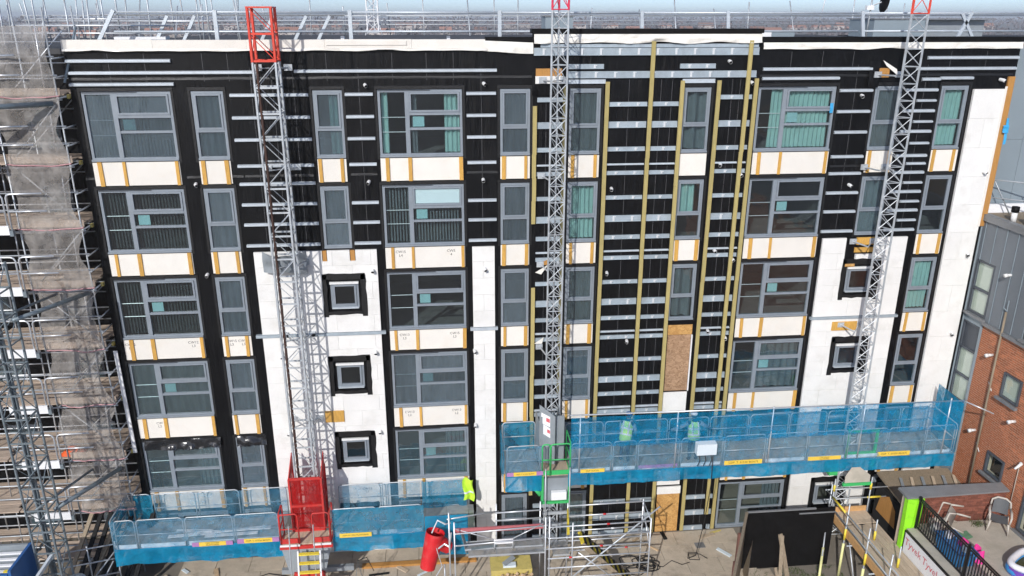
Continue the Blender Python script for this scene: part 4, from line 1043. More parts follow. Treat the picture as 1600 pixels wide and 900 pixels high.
# ------------------------------------------------------------------ tube scaffold with grey debris net
SC=thing('tube_scaffold','tall tube scaffold with brown boarded lifts and grey debris netting at the left edge','scaffold',(-13.5,-.4,0))
LIFT=[.72,2.65,4.60,6.58,8.50,10.50,12.38,14.28,16.18]
XS=[-10.52,-12.25,-14.0,-15.8,-17.5]
r4=random.Random(4)
for x in XS:
    for y in (-.5,1.35):
        tube_part('standard',MT['galv'],SC,(x,y,0),(x+r4.uniform(-.03,.03),y,18.6+r4.uniform(-.2,.9)),.025)
for z in LIFT:
    for y in (-.5,1.35): tube_part('ledger',MT['galv'],SC,(-18.0,y,z-.12),(-10.42,y,z-.12),.024)
    for x in XS: tube_part('transom',MT['galv'],SC,(x+.06,-.62,z-.07),(x+.06,1.5,z-.07),.024)
    tube_part('transom',MT['galv'],SC,(-11.0,.25,z-.07),(-10.40,.15,z-.07),.024)
    for k in range(8):
        y=-.44+k*.235
        if r4.random()<.05: continue
        for (a,c) in ((-18,-14.2),(-14.18,-10.55 if k<5 else -10.6)):
            piece('deck_board',MT['plank'],SC,(a+r4.uniform(0,.1),c-r4.uniform(0,.15),y,y+.225,z-.045,z-.005+r4.uniform(0,.012)))
    for h in (.55,1.05): tube_part('guard_rail',MT['galv'],SC,(-18,-.55,z+h),(-10.42,-.55,z+h),.023)
    piece('toe_board',MT['plank'],SC,(-12.2,-10.45,-.49,-.46,z,z+.2))
    for h in (.35,.8,1.4): tube_part('inner_rail',MT['galvl'],SC,(-18,1.2-.3*h,z+h),(-10.6,1.2-.3*h,z+h),.022)
    for x in (-11.3,-13.0,-14.9): tube_part('inner_standard',MT['galvl'],SC,(x,.5,z),(x+.05,.5,z+1.85),.022)
    tube_part('cross_brace',MT['galvl'],SC,(-12.3,.9,z+.1),(-10.7,.9,z+1.7),.02)
    for h in (.5,1.0): tube_part('return_rail',MT['galv'],SC,(-10.45,-.6,z+h),(-10.45,.6,z+h),.022)
    f_=MB().box(-10.44,-10.37,-.14,-.02,z-.12,z-.01); f_.build('board_clip',MT['yelslab'],SC)
for i,z in enumerate(LIFT[1:-1]):
    s=1 if i%2 else -1
    tube_part('brace',MT['galv'],SC,(-10.55,-.3,z if s>0 else z+1.8),(-12.2,-.3,z+1.8 if s>0 else z),.022)
# nets, one sheet per lift, with a pink hem
for i,z in enumerate(LIFT[1:]):
    z1=z+1.86
    def fn(u,v,z=z,i=i):
        x=-12.18+1.76*u; pinch=.34*sin(pi*v)*(.5+.8*noise.noise((i*1.7,v*2,1)))
        if u>.5: x-= pinch*(u-.5)*2
        else: x+= .12*sin(pi*v*2+i)*(.5-u)*2
        zz=z+1.86*v-.10*sin(pi*u)*(1-v)*(.5+noise.noise((u*2,i,3)))
        y=-.62-.06*noise.noise((x*2.2,zz*1.7,i))-.05*noise.noise((x*6+zz,zz*1.2,i+9))-.06*sin(pi*v)
        return (x,y,zz)
    if i==7: z1=z+1.2
    nt_=MB().grid(fn,26,20).build('debris_net',MT['greynet'],SC,True)
    b=MB(); b.path([Vector(fn(k/16,.0))+Vector((0,-.015,-.0)) for k in range(17)],.018,5); b.build('net_hem',mat('pink_hem_%d'%i,(.50,.26,.27),var=.2) if i==0 else bpy.data.materials['pink_hem_0'],nt_)
# landing gates and white landing flaps for the hoist
for i,z in enumerate(LIFT[1:]):
    o=-.02*i
    for a,c in ((-12.30,-11.30),(-13.50,-12.40)):
        b=MB(); y=-.86
        if c>-11.5:
            b.path([(a,y,z-.05),(a,y,z+.98),(a+.04,y,z+1.06),(a+.12,y,z+1.09),(c,y,z+1.10)],.028,6); b.tube((a,y,z+.58),(c+.05,y,z+.58),.024)
        else:
            b.path([(c,y,z-.05),(c,y,z+.98),(c-.04,y,z+1.06),(c-.12,y,z+1.09),(a,y,z+1.10)],.028,6); b.tube((c,y,z+.58),(a,y,z+.58),.024)
        b.build('landing_gate',MT['galvl'],SC,True)
    if i in (2,3,4,1,0,5,6):
        piece('landing_flap',MT['whitep'],SC,(-14.4 if i>2 else -13.5,-12.36,-.92,-.86,z-.1,z+.17))
        piece('flap_hinge',MT['steel'],SC,(-12.36,-12.26,-.92,-.82,z-.14,z+.03))
WS=MB().hexa([(-10.42,-.16,8.2),(-10.30,-.16,8.2),(-10.30,-.12,8.2),(-10.42,-.12,8.2),(-10.36,-.16,4.5),(-10.24,-.16,4.5),(-10.24,-.12,4.5),(-10.36,-.12,4.5)]).build('edge_strip',MT['whitep'],None)
tag(WS,'long white trim strip standing loose against the left edge of the facade','trim strip')
# hoist mast in front of the scaffold
HM=thing('hoist_mast','blue-grey lattice hoist mast in front of the netted scaffold at the left edge','mast',(-12.0,-3.0,0))
sh=section_square(.62,.62,1.5,.04,2,[MT['steel'],MT['steel']],False)
for i in range(8): copy_piece('mast_section',sh,HM,(-12.32,-2.7,i*1.5))
for z in (4.25,10.35):
    tube_part('wall_tie',MT['steel'],HM,(-11.75,-2.85,z),(-10.6,-.7,z+.02),.07,8); tube_part('wall_tie',MT['steel'],HM,(-12.3,-2.85,z),(-11.5,-.7,z+.02),.04,8)
tube_part('wall_tie',MT['steel'],HM,(-12.9,-2.4,15.98),(-10.6,-.7,15.98),.075,8)
MB().box(-12.34,-12.24,-2.66,-2.56,.0,12.0).build('cable_guide',MT['steel'],HM)
HB=thing('hoist_cage','blue and white hoist cage floor standing at the foot of the blue-grey mast','hoist',(-13.2,-3.6,0))
piece('floor_panel',MT['greyp'],HB,(-14.6,-12.55,-4.3,-3.2,3.05,3.12))
for k in range(4): piece('white_rib',MT['whitep'],HB,(-14.55,-12.6,-4.25+.28*k,-4.16+.28*k,3.125,3.17))
piece('side_frame',MT['bluep'],HB,(-12.55,-12.47,-4.4,-3.1,2.2,3.3)); piece('side_frame',MT['bluep'],HB,(-14.6,-12.56,-4.42,-4.34,2.2,3.2)); piece('wall_panel',MT['greyp'],HB,(-14.6,-12.56,-3.18,-3.1,2.2,3.3))
piece('corner_mark',MT['yellow'],HB,(-12.72,-12.6,-4.32,-4.22,3.175,3.22))
for x in (-14.4,-12.7): piece('support_leg',MT['steel'],HB,(x,x+.1,-3.8,-3.7,0,3.05))
MB().bar((-12.4,-4.6,2.2),(-11.9,-3.2,2.9),.09,.1).build('ramp_edge',MT['rail'],HB)
tag(MB().path([(-11.55,-3.0,.0),(-11.55,-3.0,1.72)],[.30,.30],16).path([(-11.55,-3.0,1.72),(-11.55,-3.0,1.78)],[.33,.31],16).build('cable_drum',MT['cabinet'],None,True),'pale round cable drum at the foot of the blue-grey hoist mast','drum')
SK=MB().grid(lambda u,v:(-12.6+.75*u,-.4+.45*v-.0,4.62+.28*sin(pi*u)*sin(pi*v)+.06*noise.noise((u*6,v*6,2))),12,8).build('orange_sack',MT['oranges'],None,True)
tag(SK,'orange sack lying on a scaffold lift beside the hoist mast','sack')
# lower timbers and rails between scaffold and platform
ST=thing('timber_stack','dark timber planks leaning under the lowest scaffold lift at the left','planks',(-11.2,-.6,0))
for i in range(9):
    x=-12.2+.25*i; MB().bar((x-.5+.1*(i%3),-1.9,.15),(x+.35,-.3,2.6-.12*(i%4)),.16,.05).build('plank',MT['oldwood'] if i%3==0 else MT['dark'],ST)
RR=thing('barrier_rails','grey tube barrier in front of the leaning planks at lower left','barrier',(-11.4,-2.2,0))
for z in (1.0,1.55,2.1): tube_part('rail',MT['galvl'],RR,(-12.3,-2.1,z),(-10.75,-1.75,z),.024)
for x,y in ((-12.3,-2.1),(-11.55,-1.93),(-10.75,-1.75)): tube_part('post',MT['galv'],RR,(x,y,0),(x,y,2.2),.025)
tube_part('brace',MT['galv'],RR,(-12.2,-2.6,.2),(-10.75,-1.9,1.9),.022); tube_part('brace',MT['galv'],RR,(-11.7,-2.8,.0),(-10.8,-1.95,1.6),.022)

# ------------------------------------------------------------------ roof edge protection and roof clutter
GR=thing('roof_guardrail','grey steel guardrail with kerbed posts along the front edge of the roof','guardrail',(4,.8,17.46))
for z in (18.40,17.86):
    for a,c in ((-9.2,-2.46),(-2.36,2.0),(2.1,6.38),(6.48,13.46),(13.58,19.2)): tube_part('rail',MT['rail'],GR,(a,.8,z),(c,.8,z),.032,8)
tube_part('rail',MT['galv'],GR,(-9.1,.86,18.33),(19.2,.86,18.33),.018)
for x in (-6.3,-2.41,2.05): piece('post',MT['rail'],GR,(x-.055,x+.055,.74,.80,17.5,18.46))
for x,dx in ((6.43,-.06),(9.15,-.09),(13.52,-.16),(17.2,.45)): MB().bar((x-dx,.77,17.5),(x,.77,18.46),.1,.06,up=(0,1,0)).build('post',MT['rail'],GR)
MB().bar((-9.72,.77,17.5),(-9.12,.77,18.46),.1,.06,up=(0,1,0)).build('post',MT['rail'],GR)
MB().bar((16.85,.77,18.4),(17.45,.77,17.5),.09,.06,up=(0,1,0)).build('post',MT['rail'],GR)
for x in (-8.0,-7.2,-4.9,-3.9,-3.2): MB().bar((x-.35,1.6,17.5),(x+.1,1.6,18.3),.09,.06,up=(0,1,0)).build('stay',MT['rail'],GR)
RS=thing('roof_scaffold','thin scaffold poles and rails along the rear edge of the roof','scaffold',(2,14.2,17))
for z in (17.93,18.10,18.30): tube_part('rail',MT['galv'],RS,(-18,14.3,z),(24,14.3,z),.026)
r5=random.Random(9); x=-18
while x<24:
    tube_part('pole',MT['galv'],RS,(x,14.3+r5.choice((0,.8,-1.2)),16.9),(x+r5.uniform(-.1,.1),14.3,18.55+r5.uniform(.0,.8)*(1 if x>-6 else 1.2)),.03); x+=r5.uniform(.9,2.3)
RS2=thing('roof_scaffold','thicket of scaffold poles at the left end of the roof','scaffold',(-12,4,17))
for i in range(26):
    x=-15.5+i*.36+r5.uniform(-.1,.1); y=r5.uniform(1.5,9); tube_part('pole',MT['galv'],RS2,(x*1.0-.0,y,17.2),(x+r5.uniform(-.15,.15),y,18.6+r5.uniform(0,1.0)),.026)
for z,y,a,c in ((18.2,2.4,-12.2,-8.2),(18.02,1.4,-12.3,-7.8),(17.8,1.6,-13,-7.0),(18.32,5,-11.5,-3.0),(18.12,5.5,-13,-4.0)): tube_part('rail',MT['galvl'],RS2,(a,y,z),(c,y,z),.028)
piece('platform_sheet',MT['whitep'],RS2,(-9.5,-8.0,1.5,1.9,17.62,17.70)); MB().bar((-10.4,-.2,16.5),(-10.05,.3,18.0),.06,.04).build('stay',MT['steel'],RS2)
LT=thing('lattice_tower','white lattice tower standing behind the left half of the roof','tower',(-2.65,14,17))
st_=section_tri(.50,.5,1.0,.035,2,[MT['whitep']])
for k in range(3): copy_piece('tower_section',st_,LT,(-2.9,14.2,17.55+k))
for x in (-3.05,-2.25): tube_part('splayed_foot',MT['whitep'],LT,(x,14.1,17.4),(x+(.2 if x<-2.6 else -.2),14.1,18.1),.03)
PB=thing('plant_enclosure','low blue-grey plant box on the roof behind the centre mast','plant box',(5,8,17.5)); piece('casing',MT['panel'],PB,(4.45,5.55,8,9.2,17.5,18.28)); piece('lid',MT['coping'],PB,(4.4,5.6,7.95,9.25,18.285,18.33))
PB2=thing('plant_enclosure','long pale grey plant enclosure on the roof at the right','plant box',(20.5,8,17.5)); piece('casing',MT['panel'],PB2,(18.0,20.2,8,10,17.5,18.18)); piece('casing',MT['greyp'],PB2,(20.22,23.0,8.3,10.2,17.5,18.17)); piece('lid',MT['coping'],PB2,(17.95,23.05,7.95,10.25,18.19,18.23))
PB3=thing('plant_enclosure','small pale grey roof box behind the guardrail at the right','plant box',(12.5,5,17.5)); piece('casing',MT['panel'],PB3,(11.9,13.3,5,6,17.46,17.80)); piece('lid',MT['whitep'],PB3,(11.9,12.4,4.95,5.02,17.5,17.76))
DS=thing('satellite_dish','dark satellite dish on a pole above the roof guardrail','dish',(17.9,8,17.5))
tube_part('pole',MT['galv'],DS,(17.72,8,17.5),(17.78,8,19.2),.035)
def dish(u,v):
    a=2*pi*u; r_=.42*v; return (18.15+.10*v*v-.0+.05*cos(a)*v, 7.9+r_*sin(a)*.9, 18.85+r_*cos(a))
MB().grid(dish,20,5).build('reflector',MT['black'],DS,True); MB().tube((17.78,8,18.7),(18.12,7.9,18.85),.03).build('arm',MT['galv'],DS); piece('bracket',MT['whitep'],DS,(17.55,17.85,7.9,8.05,18.55,18.72))
for i,x in enumerate((-2.6,.6)):
    t=thing('ballast_block',('white ballast block on the roof edge left of the centre' if i else 'white ballast block on the roof edge near the lattice tower'),'block',(x,.9,17.5),'roof ballast blocks'); piece('block',MT['whitep'],t,(x-.25,x+.05,1.0,1.3,17.47,17.62),(x-.15,x-.05,1.05,1.25,17.62,17.72))

# ------------------------------------------------------------------ town and trees towards the horizon
rf=random.Random(21)
def far_house(x,y,w,d,h,rh,lab):
    t=thing('far_house',lab,'house',(x,y,0),'houses on the horizon')
    piece('wall',MT['h_wall'],t,(x-w/2,x+w/2,y,y+d,0,h))
    MB().poly([(x-w/2-.3,y-.3,h),(x+w/2+.3,y-.3,h),(x+w/2+.3,y+d/2,h+rh),(x-w/2-.3,y+d/2,h+rh)]).poly([(x-w/2-.3,y+d+.3,h),(x-w/2-.3,y+d/2,h+rh),(x+w/2+.3,y+d/2,h+rh),(x+w/2+.3,y+d+.3,h)]).poly([(x-w/2,y,h),(x-w/2,y+d,h),(x-w/2,y+d/2,h+rh)]).poly([(x+w/2,y+d,h),(x+w/2,y,h),(x+w/2,y+d/2,h+rh)]).build('roof',MT['h_roof'],t)
    return t
for i in range(46):
    y=rf.uniform(560,1300); px=60+i*33+rf.uniform(-12,12)
    p=on_y(px,30,y); far_house(p.x,y,rf.uniform(9,22),9,rf.uniform(5,7.5),rf.uniform(2.5,4),'distant house with a reddish roof among the bare trees on the horizon')
def tree_mass(n,y0,y1,hmin,hmax,seed):
    r=random.Random(seed); b=MB()
    for i in range(n):
        y=r.uniform(y0,y1); px=r.uniform(-60,1660); c=on_y(px,30,y); h=r.uniform(hmin,hmax); w=h*r.uniform(.6,1.1)
        for k in range(9):
            q=Vector((c.x+r.gauss(0,w*.35),y+r.gauss(0,w*.3),h*r.uniform(.35,1.0))); s=h*r.uniform(.09,.2)
            a=Vector((r.gauss(0,1),r.gauss(0,1),r.gauss(0,1))).normalized()*s; e=Vector((r.gauss(0,1),r.gauss(0,1),r.gauss(0,1))).normalized()*s
            b.poly([q-a,q+e,q+a]); b.poly([q-e,q+a*.8,q+e*.9-a*.3])
        b.poly([(c.x-.25,y,0),(c.x+.25,y,0),(c.x,y,h*.7)])
    return b
tag(tree_mass(900,450,900,6,11,1).build('far_trees',MT['bare'],None),None,None,kind='stuff')
tag(tree_mass(2200,900,3500,9,17,2).build('far_woodland',MT['bare'],None),None,None,kind='stuff')

# ------------------------------------------------------------------ brick and zinc neighbour on the right
NB=thing('neighbour_building','red brick and grey zinc clad neighbour meeting the right end of the facade','building',(20,-5,0))
XW=18.42; YE=-30.0
wins=[(-1.05,-.12,8.57,10.46),(-.98,-.06,5.25,8.22),(-3.26,-2.42,6.38,7.28),(-3.30,-2.46,3.55,4.36),(-3.75,-2.85,8.62,10.5),(-5.3,-4.35,2.55,4.4),(-5.6,-4.8,6.38,7.28),(-6.6,-5.7,8.62,10.5)]
def cells_y(rect): return cells(rect,wins)
b=MB()
for (a,c,d,e) in cells_y((-7.41,.5,0.0,11.9)): b.quad((XW+.03,c,d),(XW+.03,a,d),(XW+.03,a,e),(XW+.03,c,e))
for (a,c,d,e) in wins:
    b.quad((XW+.03,a,d),(XW+.03,a,e),(XW+.25,a,e),(XW+.25,a,d)).quad((XW+.03,c,d),(XW+.25,c,d),(XW+.25,c,e),(XW+.03,c,e)).quad((XW+.03,a,e),(XW+.03,c,e),(XW+.25,c,e),(XW+.25,a,e)).quad((XW+.03,a,d),(XW+.25,a,d),(XW+.25,c,d),(XW+.03,c,d))
b.build('backing_wall',MT['mortar'],NB); piece('unseen_brick_wall',MT['brickfar'],NB,(XW+.022,XW+.04,YE,-7.412,0,8.4))  # brick wing wall carried on out of view, seen only reflected in the windows
piece('core',MT['dark'],NB,(XW+.3,26,YE,.5,0,11.8)); piece('zinc_panel',MT['seam'],NB,(XW-.01,XW+.028,YE,-10.2,8.5,11.79)); piece('roof_deck',MT['oldwood'],NB,(XW+.0,26,YE,.8,11.85,11.95)); piece('roof_kerb',MT['coping'],NB,(XW-.08,XW+.16,YE,.3,11.80,12.02))
# zinc panels with upright seams
y=.28
while y>-10:
    y2=y-.52
    for (a,c,d,e) in cells_y((y2+.004,y-.004,8.50,11.79)):
        piece('zinc_panel',MT['seam'],NB,(XW-.01,XW+.028,a,c,d,e))
    b=MB()
    for (a,c,d,e) in cells_y((y2-.006,y2+.012,8.52,11.78)): b.box(XW-.035,XW-.012,a,c,d,e)
    if b.v: b.build('seam',MT['panel'],NB)
    y=y2
piece('zinc_flashing',MT['coping'],NB,(XW-.09,XW+.028,YE,-1.02,8.38,8.495)); piece('corner_trim',MT['panel'],NB,(XW-.06,XW+.028,-.05,.30,2.4,11.79)); piece('strip_panel',MT['panel'],NB,(XW-.03,XW+.028,-.985,-.93,2.4,8.5))
b=MB()
for (a,c,d,e) in cells_y((-1.0,-.06,2.4,8.5)): b.box(XW-.012,XW+.027,a,c,d,e)
b.build('strip_panel',MT['panel'],NB)
for i,(a,c,d,e) in enumerate(wins):
    f_=MB(); 
    for q in ((a+.01,a+.07,d+.01,e-.01),(c-.07,c-.01,d+.01,e-.01),(a+.07,c-.07,e-.07,e-.01),(a+.07,c-.07,d+.01,d+.08)): f_.box(XW-.02,XW+.08,*q)
    big=i in (0,1,4,7)
    zm=[d+(e-d)*.47] if i in (0,4,7) else ([d+.98,d+2.0] if i==1 else [])
    for z in zm: f_.box(XW-.018,XW+.08,a+.07,c-.07,z-.04,z+.04)
    w_=f_.build('window',MT['framedk'] if i!=1 else MT['framedk'],NB)
    lv=[d+.08]+zm+[e-.07]
    for j in range(len(lv)-1):
        up=(i==1 and j==2)
        piece('pane',MT['glass_clear'] if not up else MT['framedk'],w_,(XW+.035,XW+.043,a+.071,c-.071,lv[j]+.01,lv[j+1]-.01))
    if big or i==2: piece('blind',MT['beige'],w_,(XW+.055,XW+.065,a+.05,c-.05,d+.08,e-(.9 if i==1 else .1)))
    piece('sill',MT['coping'],w_,(XW-.13,XW-.021,a-.06,c+.06,d-.09,d-.01))
# bricks, one by one near the camera, the rest joined
BW,BH,JT=.212,.061,.014
ent=[]; row=0; z=2.0
while z<8.36:
    y=-1.005-(.1125 if row%2 else 0)
    while y-BW>-7.4:
        cs=cells_y((y-BW,y,z,min(z+BH,8.375)))
        if len(cs)==1 and abs(cs[0][1]-cs[0][0]-BW)<.003 and cs[0][3]-cs[0][2]>BH-.003: ent.append((y-BW,y,z,z+BH))
        else:
            for q in cs:
                if q[1]-q[0]>.03 and q[3]-q[2]>.02: ent.append(tuple(q))
        y-=BW+JT
    if row%2: ent.append((-1.005-.1025,-1.005,z,z+BH))
    z+=BH+JT; row+=1
def seen(e):
    p=Vector((XW,(e[0]+e[1])/2,(e[2]+e[3])/2))-CAM; d=p.dot(_f); x=800+FPX*p.dot(_R)/d; y_=450-FPX*p.dot(_U)/d
    ok= x<1598 and (y_<748 or (y_<820 and e[1]<-3.9))
    return (0 if ok else 1, p.length)
ent.sort(key=seen)
one=MB().box(XW+.022,XW+.0295,-BW/2,BW/2,0,BH).mesh('brick',MT['brick'])
for e in ent[:300]:
    if abs(e[1]-e[0]-BW)<.003 and abs(e[3]-e[2]-BH)<.003:
        o=link('brick',one,NB); o.location=(0,(e[0]+e[1])/2,e[2])
    else: piece('brick',MT['brick'],NB,(XW+.022,XW+.0295,*e))
b=MB()
for e in ent[300:]:
    j=random.uniform(-.002,.002); b.box(XW+.022+j,XW+.0295,*e)
tag(b.build('far_bricks',MT['brick'],NB),None,None,kind='stuff')
# pipes, lamps, roof outlets
MB().path([(XW-.07,-2.02,11.0-1.4),(XW-.07,-2.02,9.25),(XW-.09,-1.9,9.3)],.022,6).build('waste_pipe',MT['panel'],NB); tube_part('downpipe',MT['oldwood'],NB,(XW-.07,-2.04,2.5),(XW-.07,-2.0,9.2),.035,8)
for y,z in ((-1.72,7.55),(-1.68,4.68),(-1.79,10.4),(-3.3,5.9)): MB().path([(XW+.02,y,z),(XW-.2,y,z)],.05,8).path([(XW-.14,y,z),(XW-.24,y,z-.02)],.065,8).build('wall_lamp',MT['white'],NB,True)
for y,z in ((-1.85,6.5),(-1.9,4.2)): tube_part('pipe_bracket',MT['white'],NB,(XW-.02,y,z+.12),(XW-.05,y-.25,z-.1),.016)
MB().path([(XW-.03,-3.95,4.78),(XW-.04,-4.0,4.74),(XW-.28,-4.06,4.62)],[.04,.06,.03],8).build('wall_lamp',MT['white'],NB,True); tube_part('conduit',MT['concrete'],NB,(XW-.02,-3.93,3.0),(XW-.02,-3.93,4.75),.012)
for x,y in ((18.75,-.95),(18.85,-1.5),(19.3,-1.2)):
    t=tube_part('roof_outlet',MT['white'],NB,(x,y,11.95),(x,y,12.28),.09,12); tube_part('outlet_cap',MT['black'],t,(x,y,12.281),(x,y,12.46),.12,12)
piece('roof_upstand',MT['whitep'],NB,(18.5,26,.3,.42,11.95,12.25))
# paler panelled block behind the brick neighbour
GB=thing('panel_building','pale grey panelled block rising behind the neighbour at the far right','building',(22,3,0))
x=18.62; k=0
while x<27:
    for (a,c) in ((11.5,14.4),(14.408,17.42)): piece('facade_panel',MT['panel'],GB,(x+.006,x+1.05-.006,.55,.60,a,c))
    x+=1.05
piece('core',MT['dark'],GB,(18.625,27,.602,12,8,17.35)); piece('roof_deck',MT['roof'],GB,(18.55,27.2,.5,12,17.43,17.5)); piece('edge_trim',MT['panel'],GB,(18.56,18.618,.45,.60,11.5,17.42))
GH=thing('roof_railing','thin grey railing on the neighbour roof beside the pale panels','railing',(20,-.2,12))
for z in (12.5,13.1): tube_part('rail',MT['galv'],GH,(18.5,.1,z+.05),(21.5,-1.4,z-.1),.022)
for x,y in ((18.6,.05),(19.6,-.45)): tube_part('stay',MT['galv'],GH,(x,y,13.1),(x+.7,y-.1,11.96),.022)

# ------------------------------------------------------------------ terrace of the neighbour
TF=2.5
TR=thing('roof_terrace','raised concrete terrace beside the brick wall at lower right','terrace',(17,-6,0))
piece('terrace_floor',MT['concrete'],TR,(15.0,XW-.02,-9.5,-3.74,TF-.3,TF)); piece('terrace_base',MT['dark'],TR,(15.02,XW-.02,-9.5,-3.75,0,TF-.302)); piece('ledge',MT['concrete'],TR,(14.92,15.28,-9.5,-3.98,TF+.002,TF+.03))
LWA=thing('terrace_wall','low brown brick wall with a grey metal coping closing the terrace','wall',(16.6,-3.6,0))
piece('wall_core',MT['mortar'],LWA,(14.93,XW-.04,-3.70,-3.46,0,3.58))
b=MB(); r6=random.Random(3); z=1.9; row=0
bl=[]
while z<3.55:
    x=14.95-(.11 if row%2 else 0)
    while x<XW-.06:
        a=max(x,14.95); c=min(x+.215,XW-.045)
        if c-a>.03: bl.append((a,c,z,min(z+.05,3.575)))
        x+=.222
    z+=.056; row+=1
bm=mat('brown_brick',(.20,.07,.045),rough=.85,var=.3,scale=6,obj_var=.3)
bl.sort(key=lambda e:(e[2]<TF, -e[2]))
for e in bl[:295]: piece('brick',bm,LWA,(e[0],e[1],-3.712,-3.701,e[2],e[3]))
b=MB()
for e in bl[295:]: b.box(e[0],e[1],-3.712,-3.701,e[2],e[3])
tag(b.build('lower_bricks',bm,LWA),None,None,kind='stuff')
MB().hexa([(14.80,-3.90,3.585),(XW-.04,-3.82,3.585),(XW-.04,-3.40,3.60),(14.80,-3.36,3.60),(14.80,-3.90,3.64),(XW-.04,-3.82,3.64),(XW-.04,-3.40,3.69),(14.80,-3.36,3.69)]).build('coping',MT['coping'],LWA)
LP=thing('lime_post','lime green wrapped post at the end of the brown terrace wall','post',(15.1,-3.9,0))
MB().hexa([(14.86,-3.92,1.55),(15.04,-3.98,1.55),(15.04,-3.72,1.55),(14.86,-3.72,1.55),(14.84,-3.90,3.58),(15.10,-3.98,3.58),(15.10,-3.72,3.58),(14.84,-3.72,3.58)]).build('wrap',MT['lime'],LP)
MB().hexa([(15.045,-3.985,2.54),(15.32,-3.94,2.54),(15.32,-3.74,2.54),(15.045,-3.74,2.54),(15.105,-3.985,3.57),(15.40,-3.92,3.57),(15.40,-3.74,3.57),(15.105,-3.74,3.57)]).build('wrap',MT['lime'],LP)
RG=thing('terrace_railing','black upright-bar railing along the terrace edge','railing',(15.2,-6,TF))
for z in (3.66,3.58,2.62): piece('rail',MT['rail_black'],RG,(15.18,15.22,-9.2,-3.96,z-.018,z+.018))
y=-4.05
while y>-9.2: piece('bar',MT['rail_black'],RG,(15.188,15.212,y-.012,y+.012,2.638,3.562)); y-=.115
for y in (-3.98,-6.4,-8.8): piece('post',MT['rail_black'],RG,(15.165,15.235,y-.035,y+.035,TF+.03,3.72))
TY=thing('wrapped_hoarding','white house-wrap hoarding with red lettering below the terrace railing','hoarding',(14.9,-6,0))
pn=piece('wrap_sheet',MT['whitep'],TY,(14.88,14.91,-9.5,-4.02,.6,2.44)); piece('edge_strip',MT['rail_black'],TY,(14.86,14.915,-9.5,-4.0,2.445,2.50)); piece('end_strip',MT['rail_black'],TY,(14.87,14.915,-4.018,-3.985,1.1,2.44))
SIDE=Matrix(((0,0,-1,0),(-1,0,0,0),(0,1,0,0),(0,0,0,1)))
for y,z in ((-4.50,2.14),(-5.45,2.12),(-6.4,2.10),(-7.35,2.08)): lettering('Tyvek',.36,Matrix.Translation((14.874,y,z))@SIDE,MT['redink'],pn)
# garden chairs and pool on the terrace
def arm_chair(label,loc,rz,tilt,seat_m,group):
    t=thing('garden_chair',label,'chair',loc,group)
    R=Matrix.Translation(Vector(loc))@Matrix.Rotation(rz,4,'Z')@tilt
    def P(x,y,z): return R@Vector((x,y,z))
    MB().grid(lambda u,v:P(-.24+.48*u,-.24+.48*v,.42-.03*sin(pi*u)),6,6).grid(lambda u,v:P(-.24+.48*u,-.24+.48*v,.40-.03*sin(pi*u)),6,6).build('seat',MT[seat_m],t,True)
    MB().grid(lambda u,v:P((-.23+.46*u)*(1-.1*v),.25+.12*v-.06*(1-(2*u-1)**2)*-1,.44+.46*v),8,6).build('backrest',MT[seat_m],t,True)
    for s in (-1,1):
        MB().path([P(s*.25,-.26,.42),P(s*.30,-.28,.0)],[.035,.028],6).build('leg',MT['chairp'],t,True); MB().path([P(s*.25,.26,.42),P(s*.30,.34,.0)],[.035,.028],6).build('leg',MT['chairp'],t,True)
        MB().path([P(s*.28,-.27,.42),P(s*.30,-.25,.64),P(s*.31,.05,.66),P(s*.28,.30,.68)],[.03,.035,.04,.035],6).build('arm',MT['chairp'],t,True)
    MB().path([P(-.28,.30,.68),P(-.26,.36,.86),P(-.12,.40,.95),P(.12,.40,.95),P(.26,.36,.86),P(.28,.30,.68)],.032,6).build('back_rim',MT['chairp'],t,True)
    return t
GCH='plastic garden chairs on the terrace'
arm_chair('faded plastic garden chair with grey seat standing upright by the brick wall',(17.85,-4.25,TF),radians(-35),Matrix.Identity(4),'chairg',GCH)
arm_chair('faded plastic garden chair lying tipped on its back on the terrace',(16.7,-4.15,TF+.40),radians(75),Matrix.Rotation(radians(-80),4,'X'),'chairp',GCH)
PO=thing('paddling_pool','white rimmed blue and purple paddling pool on the terrace','paddling pool',(17.7,-5.75,TF))
def ringpool(cx,cy,ax,ay,z,r_,name,m):
    pts=[(cx+ax*cos(a)*(1+.06*cos(4*a)),cy+ay*sin(a)*(1+.06*cos(4*a)),z) for a in [2*pi*i/36 for i in range(36)]]
    MB().path(pts,r_,10,0,closed=True).build(name,MT[m],PO,True)
ringpool(17.85,-6.3,1.0,.6,TF+.11,.11,'lower_ring','pool_b'); ringpool(17.85,-6.3,.98,.58,TF+.29,.10,'upper_ring','pool_w')
MB().grid(lambda u,v:(17.85+.95*v*cos(2*pi*u),-6.3+.53*v*sin(2*pi*u),TF+.06),28,3).build('pool_floor',MT['pool_b'],PO)
MB().grid(lambda u,v:(17.85+.93*v*cos(2*pi*u),-6.3+.51*v*sin(2*pi*u),TF+.15+.01*noise.noise((u*9,v*5,0))),28,4).build('leaf_litter',mat('murky_pool_water',(.05,.055,.02),rough=.25,var=.5,scale=5),PO,True)
tag(MB().grid(lambda u,v:(16.35+.45*u,-4.75+.35*v+.15*u,TF+.02+.03*noise.noise((u*4,v*4,1))),8,6).build('green_sheet',MT['grn'],None,True),'crumpled green sheet on the terrace floor below the tipped chair','sheet')
